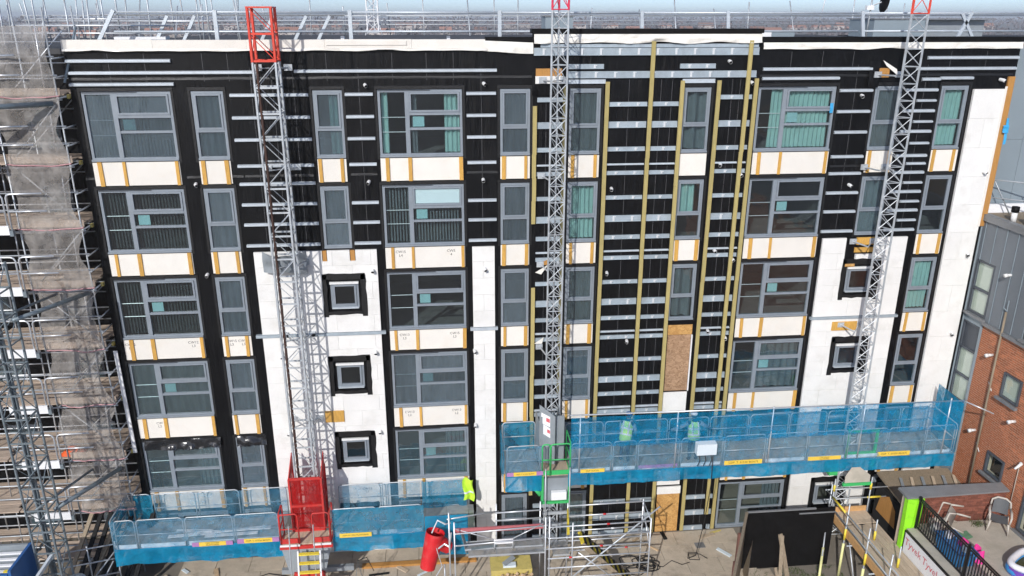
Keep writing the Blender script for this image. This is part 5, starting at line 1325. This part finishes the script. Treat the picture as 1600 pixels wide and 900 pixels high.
tag(MB().grid(lambda u,v:(16.05+.3*(u)*(1-.2*v),-5.75-.1*sin(pi*u),TF+.5*v*(.8+.2*sin(3*u))),8,6).grid(lambda u,v:(16.05+.3*u*(1-.2*v),-5.6+.1*sin(pi*u),TF+.5*v*(.8+.2*sin(3*u))),8,6).build('pink_bag',MT['pink'],None,True),'pink fabric bag standing behind the black railing','bag')
BT=thing('storage_tub','blue plastic tub of clutter behind the black railing','tub',(15.65,-5.4,TF)); MB().hexa([(15.35,-5.9,TF+.002),(15.85,-5.9,TF+.002),(15.85,-4.9,TF+.002),(15.35,-4.9,TF+.002),(15.30,-6.0,TF+.5),(15.92,-6.0,TF+.5),(15.92,-4.8,TF+.5),(15.30,-4.8,TF+.5)]).build('tub',MT['pool_b'],BT); MB().path([(15.3,-6.0,TF+.5),(15.92,-6.0,TF+.5),(15.92,-4.8,TF+.5),(15.3,-4.8,TF+.5)],.03,6,closed=True).build('rim',MT['bluep'],BT)
for i,(x,y,m_) in enumerate(((15.5,-5.1,'whitep'),(15.7,-5.5,'pink'),(15.6,-5.8,'cabinet'))): MB().path([(x,y,TF+.45),(x+.05,y,TF+.62),(x,y+.03,TF+.72)],[.12,.14,.04],8).build('bundle',MT[m_],BT,True)
tag(MB().path([(15.75,-4.25,TF),(15.72,-4.25,TF+.2),(15.78,-4.2,TF+.36)],[.17,.2,.06],9).build('white_sack',MT['bag'],None,True),'small white sack in the terrace corner behind the railing','sack')
tg=MB(); r7=random.Random(5)
for i in range(60):
    c=Vector((17.35+r7.gauss(0,.12),-3.98+r7.gauss(0,.06),TF)); tg.poly([c,c+Vector((.02,0,0)),c+Vector((r7.gauss(0,.06),r7.gauss(0,.06),r7.uniform(.08,.22)))])
tag(tg.build('weed_tuft',MT['foliage'],None),'tuft of green weeds at the foot of the brown terrace wall','weeds')
SHD=thing('timber_shed','low timber lean-to with a littered roof between the facade and the brown wall','shed',(16.2,-2.2,0))
MB().hexa([(15.6,-2.9,2.35),(18.3,-2.9,2.35),(18.3,-.9,2.6),(15.6,-.9,2.6),(15.6,-2.9,2.42),(18.3,-2.9,2.42),(18.3,-.9,2.68),(15.6,-.9,2.68)]).build('roof',MT['oldwood'],SHD); piece('wall',MT['dark'],SHD,(15.62,18.2,-2.85,-1.0,0,2.3)); MB().poly([(15.60,-1.2,1.3),(15.60,-2.4,1.3),(15.60,-2.3,1.95),(15.60,-1.85,2.25),(15.60,-1.35,1.95)]).build('timber_gable',MT['timber'],SHD)
for i in range(6): MB().bar((15.8+.4*i,-2.6+.1*(i%2),2.50),(16.2+.4*i,-1.4,2.70),.1,.03).build('offcut',MT['plank2'] if i%2 else MT['greyp'],SHD)

# ------------------------------------------------------------------ boarded scaffold walkway in front of the terrace
WK=thing('scaffold_walkway','boarded scaffold walkway with yellow sleeved standards beside the lettered hoarding','scaffold',(14,-4,0))
ZD=1.66
for i in range(6):
    x=13.50+i*.228
    piece('deck_board',MT['plank2'],WK,(x,x+.220,-7.8+.1*(i%3),-2.52-.05*(i%2),ZD,ZD+.04+.004*(i%3)))
for i in range(3): piece('deck_board',MT['plank2'],WK,(13.5,14.84,-2.48+.235*i,-2.255+.235*i,ZD+.005,ZD+.044+.003*i))
piece('toe_board',MT['ply'],WK,(13.43,13.47,-7.8,-1.78,ZD-.05,ZD+.24)); piece('toe_board',MT['ply'],WK,(13.475,14.84,-1.79,-1.75,ZD-.05,ZD+.24))
for y in (-1.9,-3.1,-4.4,-5.7):
    tube_part('standard',MT['galv'],WK,(13.38,y,0),(13.38,y,2.95),.025); tube_part('yellow_sleeve',MT['yelpost'],WK,(13.38,y,.05),(13.38,y,1.40),.045,8); tube_part('yellow_clip',MT['yellow'],WK,(13.38,y,1.55),(13.38,y,1.98),.04,8)
for y in (-3.4,-4.8,-6.2): tube_part('standard',MT['galv'],WK,(14.25,y,ZD+.05),(14.25,y,2.5),.022); tube_part('yellow_clip',MT['yellow'],WK,(14.25,y,ZD+.05),(14.25,y,2.05),.04,8)
for x in (13.6,14.95): tube_part('standard',MT['galv'],WK,(x,-1.68,0),(x,-1.68,3.0),.025); tube_part('yellow_clip',MT['yellow'],WK,(x,-1.68,2.5),(x,-1.68,2.75),.04,8)
for z in (2.15,2.55): tube_part('guard_rail',MT['galv'],WK,(13.3,-1.65,z),(15.6,-1.65,z),.024); tube_part('guard_rail',MT['galv'],WK,(13.35,-7.8,z),(13.35,-1.6,z),.024)
tube_part('yellow_sleeve',MT['yellow'],WK,(13.345,-3.0,2.55),(13.345,-2.1,2.55),.038,8); tube_part('yellow_sleeve',MT['yellow'],WK,(14.9,-1.65,2.15),(15.4,-1.65,2.15),.036,8)
tube_part('brace',MT['galv'],WK,(13.25,-2.1,1.6),(12.75,-3.0,.85),.026); tube_part('yellow_sleeve',MT['yelpost'],WK,(12.87,-2.78,1.02),(12.4,-3.6,.1),.045,8); tube_part('brace',MT['galv'],WK,(13.5,-3.2,1.6),(13.55,-3.9,.1),.024)
for y in (-2.1,-3.5,-4.9): tube_part('transom',MT['galv'],WK,(13.25,y,ZD-.06),(14.9,y,ZD-.06),.024)

# ------------------------------------------------------------------ black hoarding and yard clutter
HO=thing('black_hoarding','tall black sheet hoarding with timber edging on the paving at right','hoarding',(11.7,-2.6,0))
b=MB(); b.grid(lambda u,v:(10.17+3.14*u,-2.42-.02*noise.noise((u*8,v*3,2)),.06+2.30*v),24,8); b.build('sheet',MT['black'],HO,True)
piece('top_batten',MT['coping'],HO,(10.17,12.6,-2.46,-2.40,2.36,2.41)); piece('top_batten',MT['coping'],HO,(12.0,13.3,-2.50,-2.465,2.22,2.26)); piece('back_board',MT['black'],HO,(10.17,13.33,-2.39,-2.35,0.0,2.35))
d=Vector((8.95-10.17,-4.75+2.42,0)).normalized(); n_=Vector((-d.y,d.x,0))
P0=Vector((10.15,-2.44,0))
MB().bar(P0+Vector((0,0,2.38)),P0+d*4.2+Vector((0,0,2.38)),.09,.05).build('top_batten',MT['oldwood'],HO); MB().bar(P0+Vector((0,0,1.18)),P0+d*4.2+Vector((0,0,1.18)),.03,2.34).build('return_board',MT['oldwood'],HO)
for k in (.3,1.2): 
    q=P0+d*k+n_*-.14; MB().bar(q,q+Vector((0,0,1.2+.5*(k<1))),.1,.1).build('post',mat('brown_post_%d'%int(k*10),(.19,.09,.07),var=.3),HO)
MB().poly([(10.2,-2.5,.02),(10.42,-2.55,1.25),(10.32,-2.75,1.5),(10.0,-3.3,1.4),(9.95,-3.5,.02)]).build('torn_board',MT['oldwood'],HO)
for i,(a,c,w_) in enumerate((((11.55,-3.2,0),(11.35,-2.6,1.55),.16),((11.2,-3.3,0),(11.42,-2.62,1.50),.12),((11.15,-3.4,0),(11.12,-3.0,.5),.1))):
    tag(MB().bar(a,c,w_,.05).build('leaning_plank',MT['oldwood'],None),('broad grey plank leaning on the black hoarding','narrow grey plank crossing behind the broad one on the black hoarding','short plank stub standing in the weeds before the black hoarding')[i],'plank','planks against the black hoarding')
gb=MB(); r8=random.Random(8)
for i in range(1500):
    c=Vector((r8.uniform(10.4,13.6),r8.uniform(-3.8,-2.5),0)); 
    if noise.noise((c.x*1.4,c.y*2,3))<-.15: continue
    gb.poly([c,c+Vector((.03,.01,0)),c+Vector((r8.gauss(0,.05),r8.gauss(0,.05),r8.uniform(.02,.12)))])
tag(gb.build('weeds',MT['foliage'],None),None,None,kind='stuff')
CK=thing('cable_coil','tangle of black cables coiled on the paving near the tower scaffold','cables',(7.2,-1.9,0))
r9=random.Random(6)
for k in range(9):
    cx=6.6+r9.uniform(-.35,.6); cy=-1.85+r9.uniform(-.3,.25); r0=r9.uniform(.18,.4); pts=[(cx+r0*cos(a)*(1+.2*sin(3*a+k)),cy+r0*.8*sin(a),.05+.03*k*.3+.02*sin(a*2)) for a in [2*pi*i/18 for i in range(19)]]
    MB().path(pts,.016,5).build('loop',MT['cable'],CK,True)
MB().path([(7.0,-1.9,.05),(7.5,-2.05,.05),(7.9,-1.75,.05),(8.2,-2.0,.05),(8.5,-1.9,.05)],.014,5).build('loop',MT['cable'],CK,True)
tag(piece('drain_cover',MT['coping'],None,(9.0,9.35,-1.15,-.85,.036,.045)),'square grey drain cover in the paving','drain cover')
tag(MB().path([(-9.2,-1.9,.05),(-8.2,-1.3,.05),(-7.2,-1.55,.05),(-6.2,-1.1,.05),(-5.5,-1.3,.05)],.018,5).build('ground_cable',MT['cable'],None,True),'black cable snaking over the paving below the left blue platform','cable')

# ------------------------------------------------------------------ aluminium tower scaffold in the foreground
TS=thing('aluminium_tower','aluminium access tower with mesh decks and rails in the foreground','scaffold tower',(3.5,-3,0))
yF,yB=-3.35,-2.35
def T(p,q,r=.025,m='galvl',nm='tube'): tube_part(nm,MT[m],TS,p,q,r)
for x in (.22,3.12,3.25): T((x,yF,0),(x-.0,yF,3.32),nm='standard')
T((.06,yF+.1,0),(.06,yF+.1,3.62),.028,nm='standard')
for x in (1.62,3.08): T((x,yB,0),(x,yB,3.22),nm='standard')
for x in (4.0,6.55): T((x,yF,0),(x,yF,3.05),nm='standard'); T((x,yB,0),(x,yB,3.1),nm='standard')
for z in (2.62,2.92): T((0.0,yF+.15,z+.42),(1.7,yB,z+.02),.022,nm='guard_rail') if z>2.7 else None; T((1.6,yB-.04,z-.02),(3.12,yB-.04,z),.024,nm='guard_rail')
for z in (3.0,2.55): T((.2,yF,z-.12),(3.2,yF,z),.022,nm='guard_rail')
piece('pink_board',mat('faded_red_board',(.50,.14,.15),var=.15),TS,(.2,3.1,yB-.62,yB-.57,2.62,2.78))
T((.25,yB-.6,2.78),(1.5,yB-.75,2.4),.018,nm='brace'); T((2.1,yB-.75,2.4),(3.1,yB-.6,2.80),.018,nm='brace')
for x in (1.5,2.1): T((x,yB-.75,1.95),(x,yB-.75,2.42),.018,nm='gate_post')
piece('name_plate',MT['whitep'],TS,(1.5,2.1,yB-.79,yB-.765,2.25,2.42))
for (a,c,y0,y1,z) in ((.55,3.1,-2.98,-2.62,2.0),(.65,3.1,-3.30,-3.0,1.98),(3.4,3.95,-3.2,-2.5,1.75)):
    d_=MB().quad((a,y0,z),(c,y0,z),(c,y1,z),(a,y1,z)).build('mesh_deck',MT['mesh'],TS)
    [piece('deck_edge',MT['galvl'],d_,q) for q in ((a,c,y0-.03,y0,z-.04,z+.01),(a,c,y1,y1+.03,z-.04,z+.01))]
for z in (1.72,2.1,2.5,2.92): T((3.2,yF,z),(6.55,yF,z+.02),.023,'galvl','guard_rail')
for z in (1.35,.95): T((3.2,yF,z),(6.55,yF,z),.023,'galvl','guard_rail')
for z in (2.98,2.58,2.0,1.6,1.2): T((4.0,yB,z),(6.55,yB,z+.02),.023,'galvl','guard_rail')
T((3.9,yF-.06,.9),(6.9,yF+.3,3.25),.028,'galv','brace'); T((4.2,yF,1.9),(5.4,yF,.8),.022,'galvl','brace')
T((6.55,yF,2.95),(6.55,yB,3.0),.02,nm='end_rail'); T((6.55,yF,2.4),(6.55,yB,2.45),.02,nm='end_rail'); T((6.55,yF,1.9),(6.55,yB,2.9),.018,nm='brace')
for (x,z) in ((5.1,2.92),(5.2,2.58),(4.9,2.1),(5.5,2.0),(3.9,1.72),(6.0,1.2)): tube_part('red_band',MT['chute'] if x!=5.5 else MT['whitep'],TS,(x,yF if z in (2.92,2.1,1.72) else yB,z+.01),(x+.1,yF if z in (2.92,2.1,1.72) else yB,z+.01),.03,8)
MB().hexa([(3.98,yB-.10,1.9),(4.08,yB-.06,1.9),(4.08,yB-.02,1.9),(3.98,yB-.06,1.9),(3.96,yB-.1,2.85),(4.0,yB-.06,2.95),(4.0,yB-.02,2.95),(3.96,yB-.06,2.85)]).build('yellow_gate',MT['yellow'],TS)
tag(MB().bar((.62,-2.95,1.85),(.45,-2.85,2.65),.12,.03).bar((.75,-3.0,2.02),(1.6,-2.9,2.03),.12,.02).build('loose_channels',MT['bluep'] if False else MT['steel'],None),'dark steel channels left on the mesh deck of the aluminium tower','channels')
HZ=thing('hazard_stair','yellow and black striped stair running down inside the aluminium tower','stair',(5.2,-2.6,0))
for k in range(9):
    t=k/8; x=4.45+1.75*t; z=1.95-1.9*t
    piece('tread',MT['yellow'],HZ,(x-.09,x+.03,-2.95,-2.35,z-.05,z)); piece('tread_grip',MT['cable'],HZ,(x+.032,x+.12,-2.95,-2.35,z-.07,z-.03))
for y in (-2.98,-2.32): MB().bar((4.4,y,1.92),(6.2,y,.02),.03,.16).build('stringer',MT['oldwood'],HZ)
CT=thing('rubble_chute','red plastic rubble chute with a side branch hung on the aluminium tower','chute',(-.35,-2.9,0))
def cyl(p,q,r0,r1,nm):
    b=MB(); b.path([p,q],[r0,r1],20,0,caps=False); b.path([Vector(q),Vector(p)],[r1-.012,r0-.012],20,0,caps=False); b.build(nm,MT['chute'],CT,True)
cyl((-.68,-2.75,1.20),(-.38,-2.55,2.42),.25,.315,'barrel'); cyl((.02,-2.5,1.75),(-.35,-2.58,2.1),.21,.26,'branch')
for t in (.3,.55,.8):
    p=Vector((-.68,-2.75,1.20)).lerp(Vector((-.38,-2.55,2.42)),t); a=(Vector((.30,.2,1.22))).normalized()
    MB().path([p-a*.012,p+a*.012],[.258+.062*t,.258+.062*t],20,0,caps=False).build('rib',MT['chute'],CT,True)
MB().path([(-.36,-3.1,2.2),(-.2,-3.12,1.5),(-.4,-3.2,1.2)],.016,5).build('chain',MT['galvl'],CT); MB().path([(-.5,-2.7,2.5),(-.3,-2.6,2.9),(-.05,-2.7,2.8),(.1,-3.2,3.2)],.028,5).build('hanger',MT['galvl'],CT); MB().path([(-.3,-3.05,2.15),(-.1,-3.1,2.35),(.06,-3.2,2.3),(.12,-3.3,2.9)],.028,5).build('hanger',MT['galvl'],CT)
tube_part('stand_post',MT['galv'],CT,(-.12,-2.9,0),(-.12,-2.9,1.4),.025); tube_part('stand_rail',MT['galvl'],CT,(-.5,-2.9,.7),(.2,-3.2,.75),.02)
YS=thing('insulation_stack','yellow mineral wool slabs on a white rubble sack under the aluminium tower','slabs',(2.1,-3.2,0))
MB().grid(lambda u,v:(1.45+1.25*u,-3.55+.9*v,1.05+.02*noise.noise((u*4,v*4,0))),8,6).build('sack_top',MT['debris'],YS,True)
MB().hexa([(1.45,-3.6,.0),(2.7,-3.6,.0),(2.7,-2.6,.0),(1.45,-2.6,.0),(1.42,-3.62,1.04),(2.72,-3.62,1.04),(2.72,-2.6,1.04),(1.42,-2.6,1.04)]).build('sack',MT['bag'],YS)
piece('slab',MT['yelslab'],YS,(1.38,2.72,-3.25,-2.55,1.08,1.3)); piece('offcut',MT['cabinet'],YS,(1.78,2.2,-3.15,-2.95,1.31,1.38)); MB().bar((1.8,-3.1,1.42),(2.15,-2.85,1.5),.18,.03).build('offcut',MT['greyp'],YS)
for i in range(14): MB().bar((1.55+.08*i,-3.5+.1*(i%3),1.1),(1.68+.08*i,-3.42+.08*(i%2),1.16+.03*(i%4)),.1,.02).build('scrap',MT['debris'],YS)
AF=thing('a_frame_stand','slim dark A-frame stand in front of the low blue platform','stand',(-2.9,-2.6,0)); MB().path([(-3.15,-2.7,0),(-2.95,-2.5,1.45),(-2.65,-2.7,0)],.02,5).build('leg_frame',MT['steel'],AF); MB().path([(-2.95,-2.5,1.45),(-2.7,-2.1,1.25),(-2.5,-2.0,.6)],.012,5).build('strap',MT['cable'],AF)
piece_kerb=tag(MB().box(-3.0,1.0,-1.15,-.95,.036,.12).build('timber_sole',MT['timber'],None),'orange stained timber sole plate lying below the low blue platform','timber')

MB().grid(lambda u,v:(17.85+(1.02+.11)*cos(pi*(1.0+.42*u)),-6.3+(.62+.10)*sin(pi*(1.0+.42*u)),TF+.02+.24*v),10,3).build('purple_panel',MT['pool_p'],PO,True)
# offcuts and rubbish scattered along the foot of the building
rs=random.Random(77); OC=[('plank2','pale timber offcut'),('cabinet','pale plastic offcut'),('yelslab','yellow wool scrap'),('debris','brown cardboard scrap'),('dark','dark sheet scrap')]
spots=[(-9.6,-1.0),(-9.1,-.7),(-8.7,-1.3),(-8.0,-.9),(-2.4,-1.5),(-1.6,-1.3),(-.9,-1.6),(5.2,-.6),(6.9,-.5),(8.0,-.35),(9.6,-.5),(9.9,-1.5),(10.0,-.3),(7.4,-1.0)]
OC_POS=['under the left end of the low blue platform','just right of the first scrap under the low platform','on the slabs before the low platform net','below the middle of the left platform','right of the A-frame stand','on the slabs right of the stand','left of the red chute','at the foot of the centre bay battens','beside the strand board door','against the foot of the strand board door','left of the ground floor glazed doors','left of the black hoarding','below the sill of the ground floor glazed doors','near the tangle of cables']
for i,(x,y) in enumerate(spots):
    k=OC[i%5]; a=rs.uniform(0,3); l=rs.uniform(.12,.35); d_=Vector((cos(a),sin(a),0))*l
    o=MB().bar(Vector((x,y,.055))-d_,Vector((x,y,.06))+d_,rs.uniform(.06,.16),.03).build('offcut',MT[k[0]],None)
    tag(o,k[1]+' '+OC_POS[i],'offcut','offcuts on the paving')

# ------------------------------------------------------------------ air between here and the horizon
HZB=MB().box(-6100,6100,-420,9100,-1.7,40.0).mesh('haze',[])
hm=bpy.data.materials.new('thin_haze'); hm.use_nodes=True; hn=hm.node_tree; hn.nodes.remove(hn.nodes['Principled BSDF'])
pv=hn.nodes.new('ShaderNodeVolumePrincipled'); pv.inputs['Color'].default_value=(.86,.91,.97,1); pv.inputs['Density'].default_value=0.0003
hn.links.new(pv.outputs[0],hn.nodes['Material Output'].inputs['Volume']); HZB.materials.append(hm)
tag(link('haze',HZB),None,None,kind='stuff')
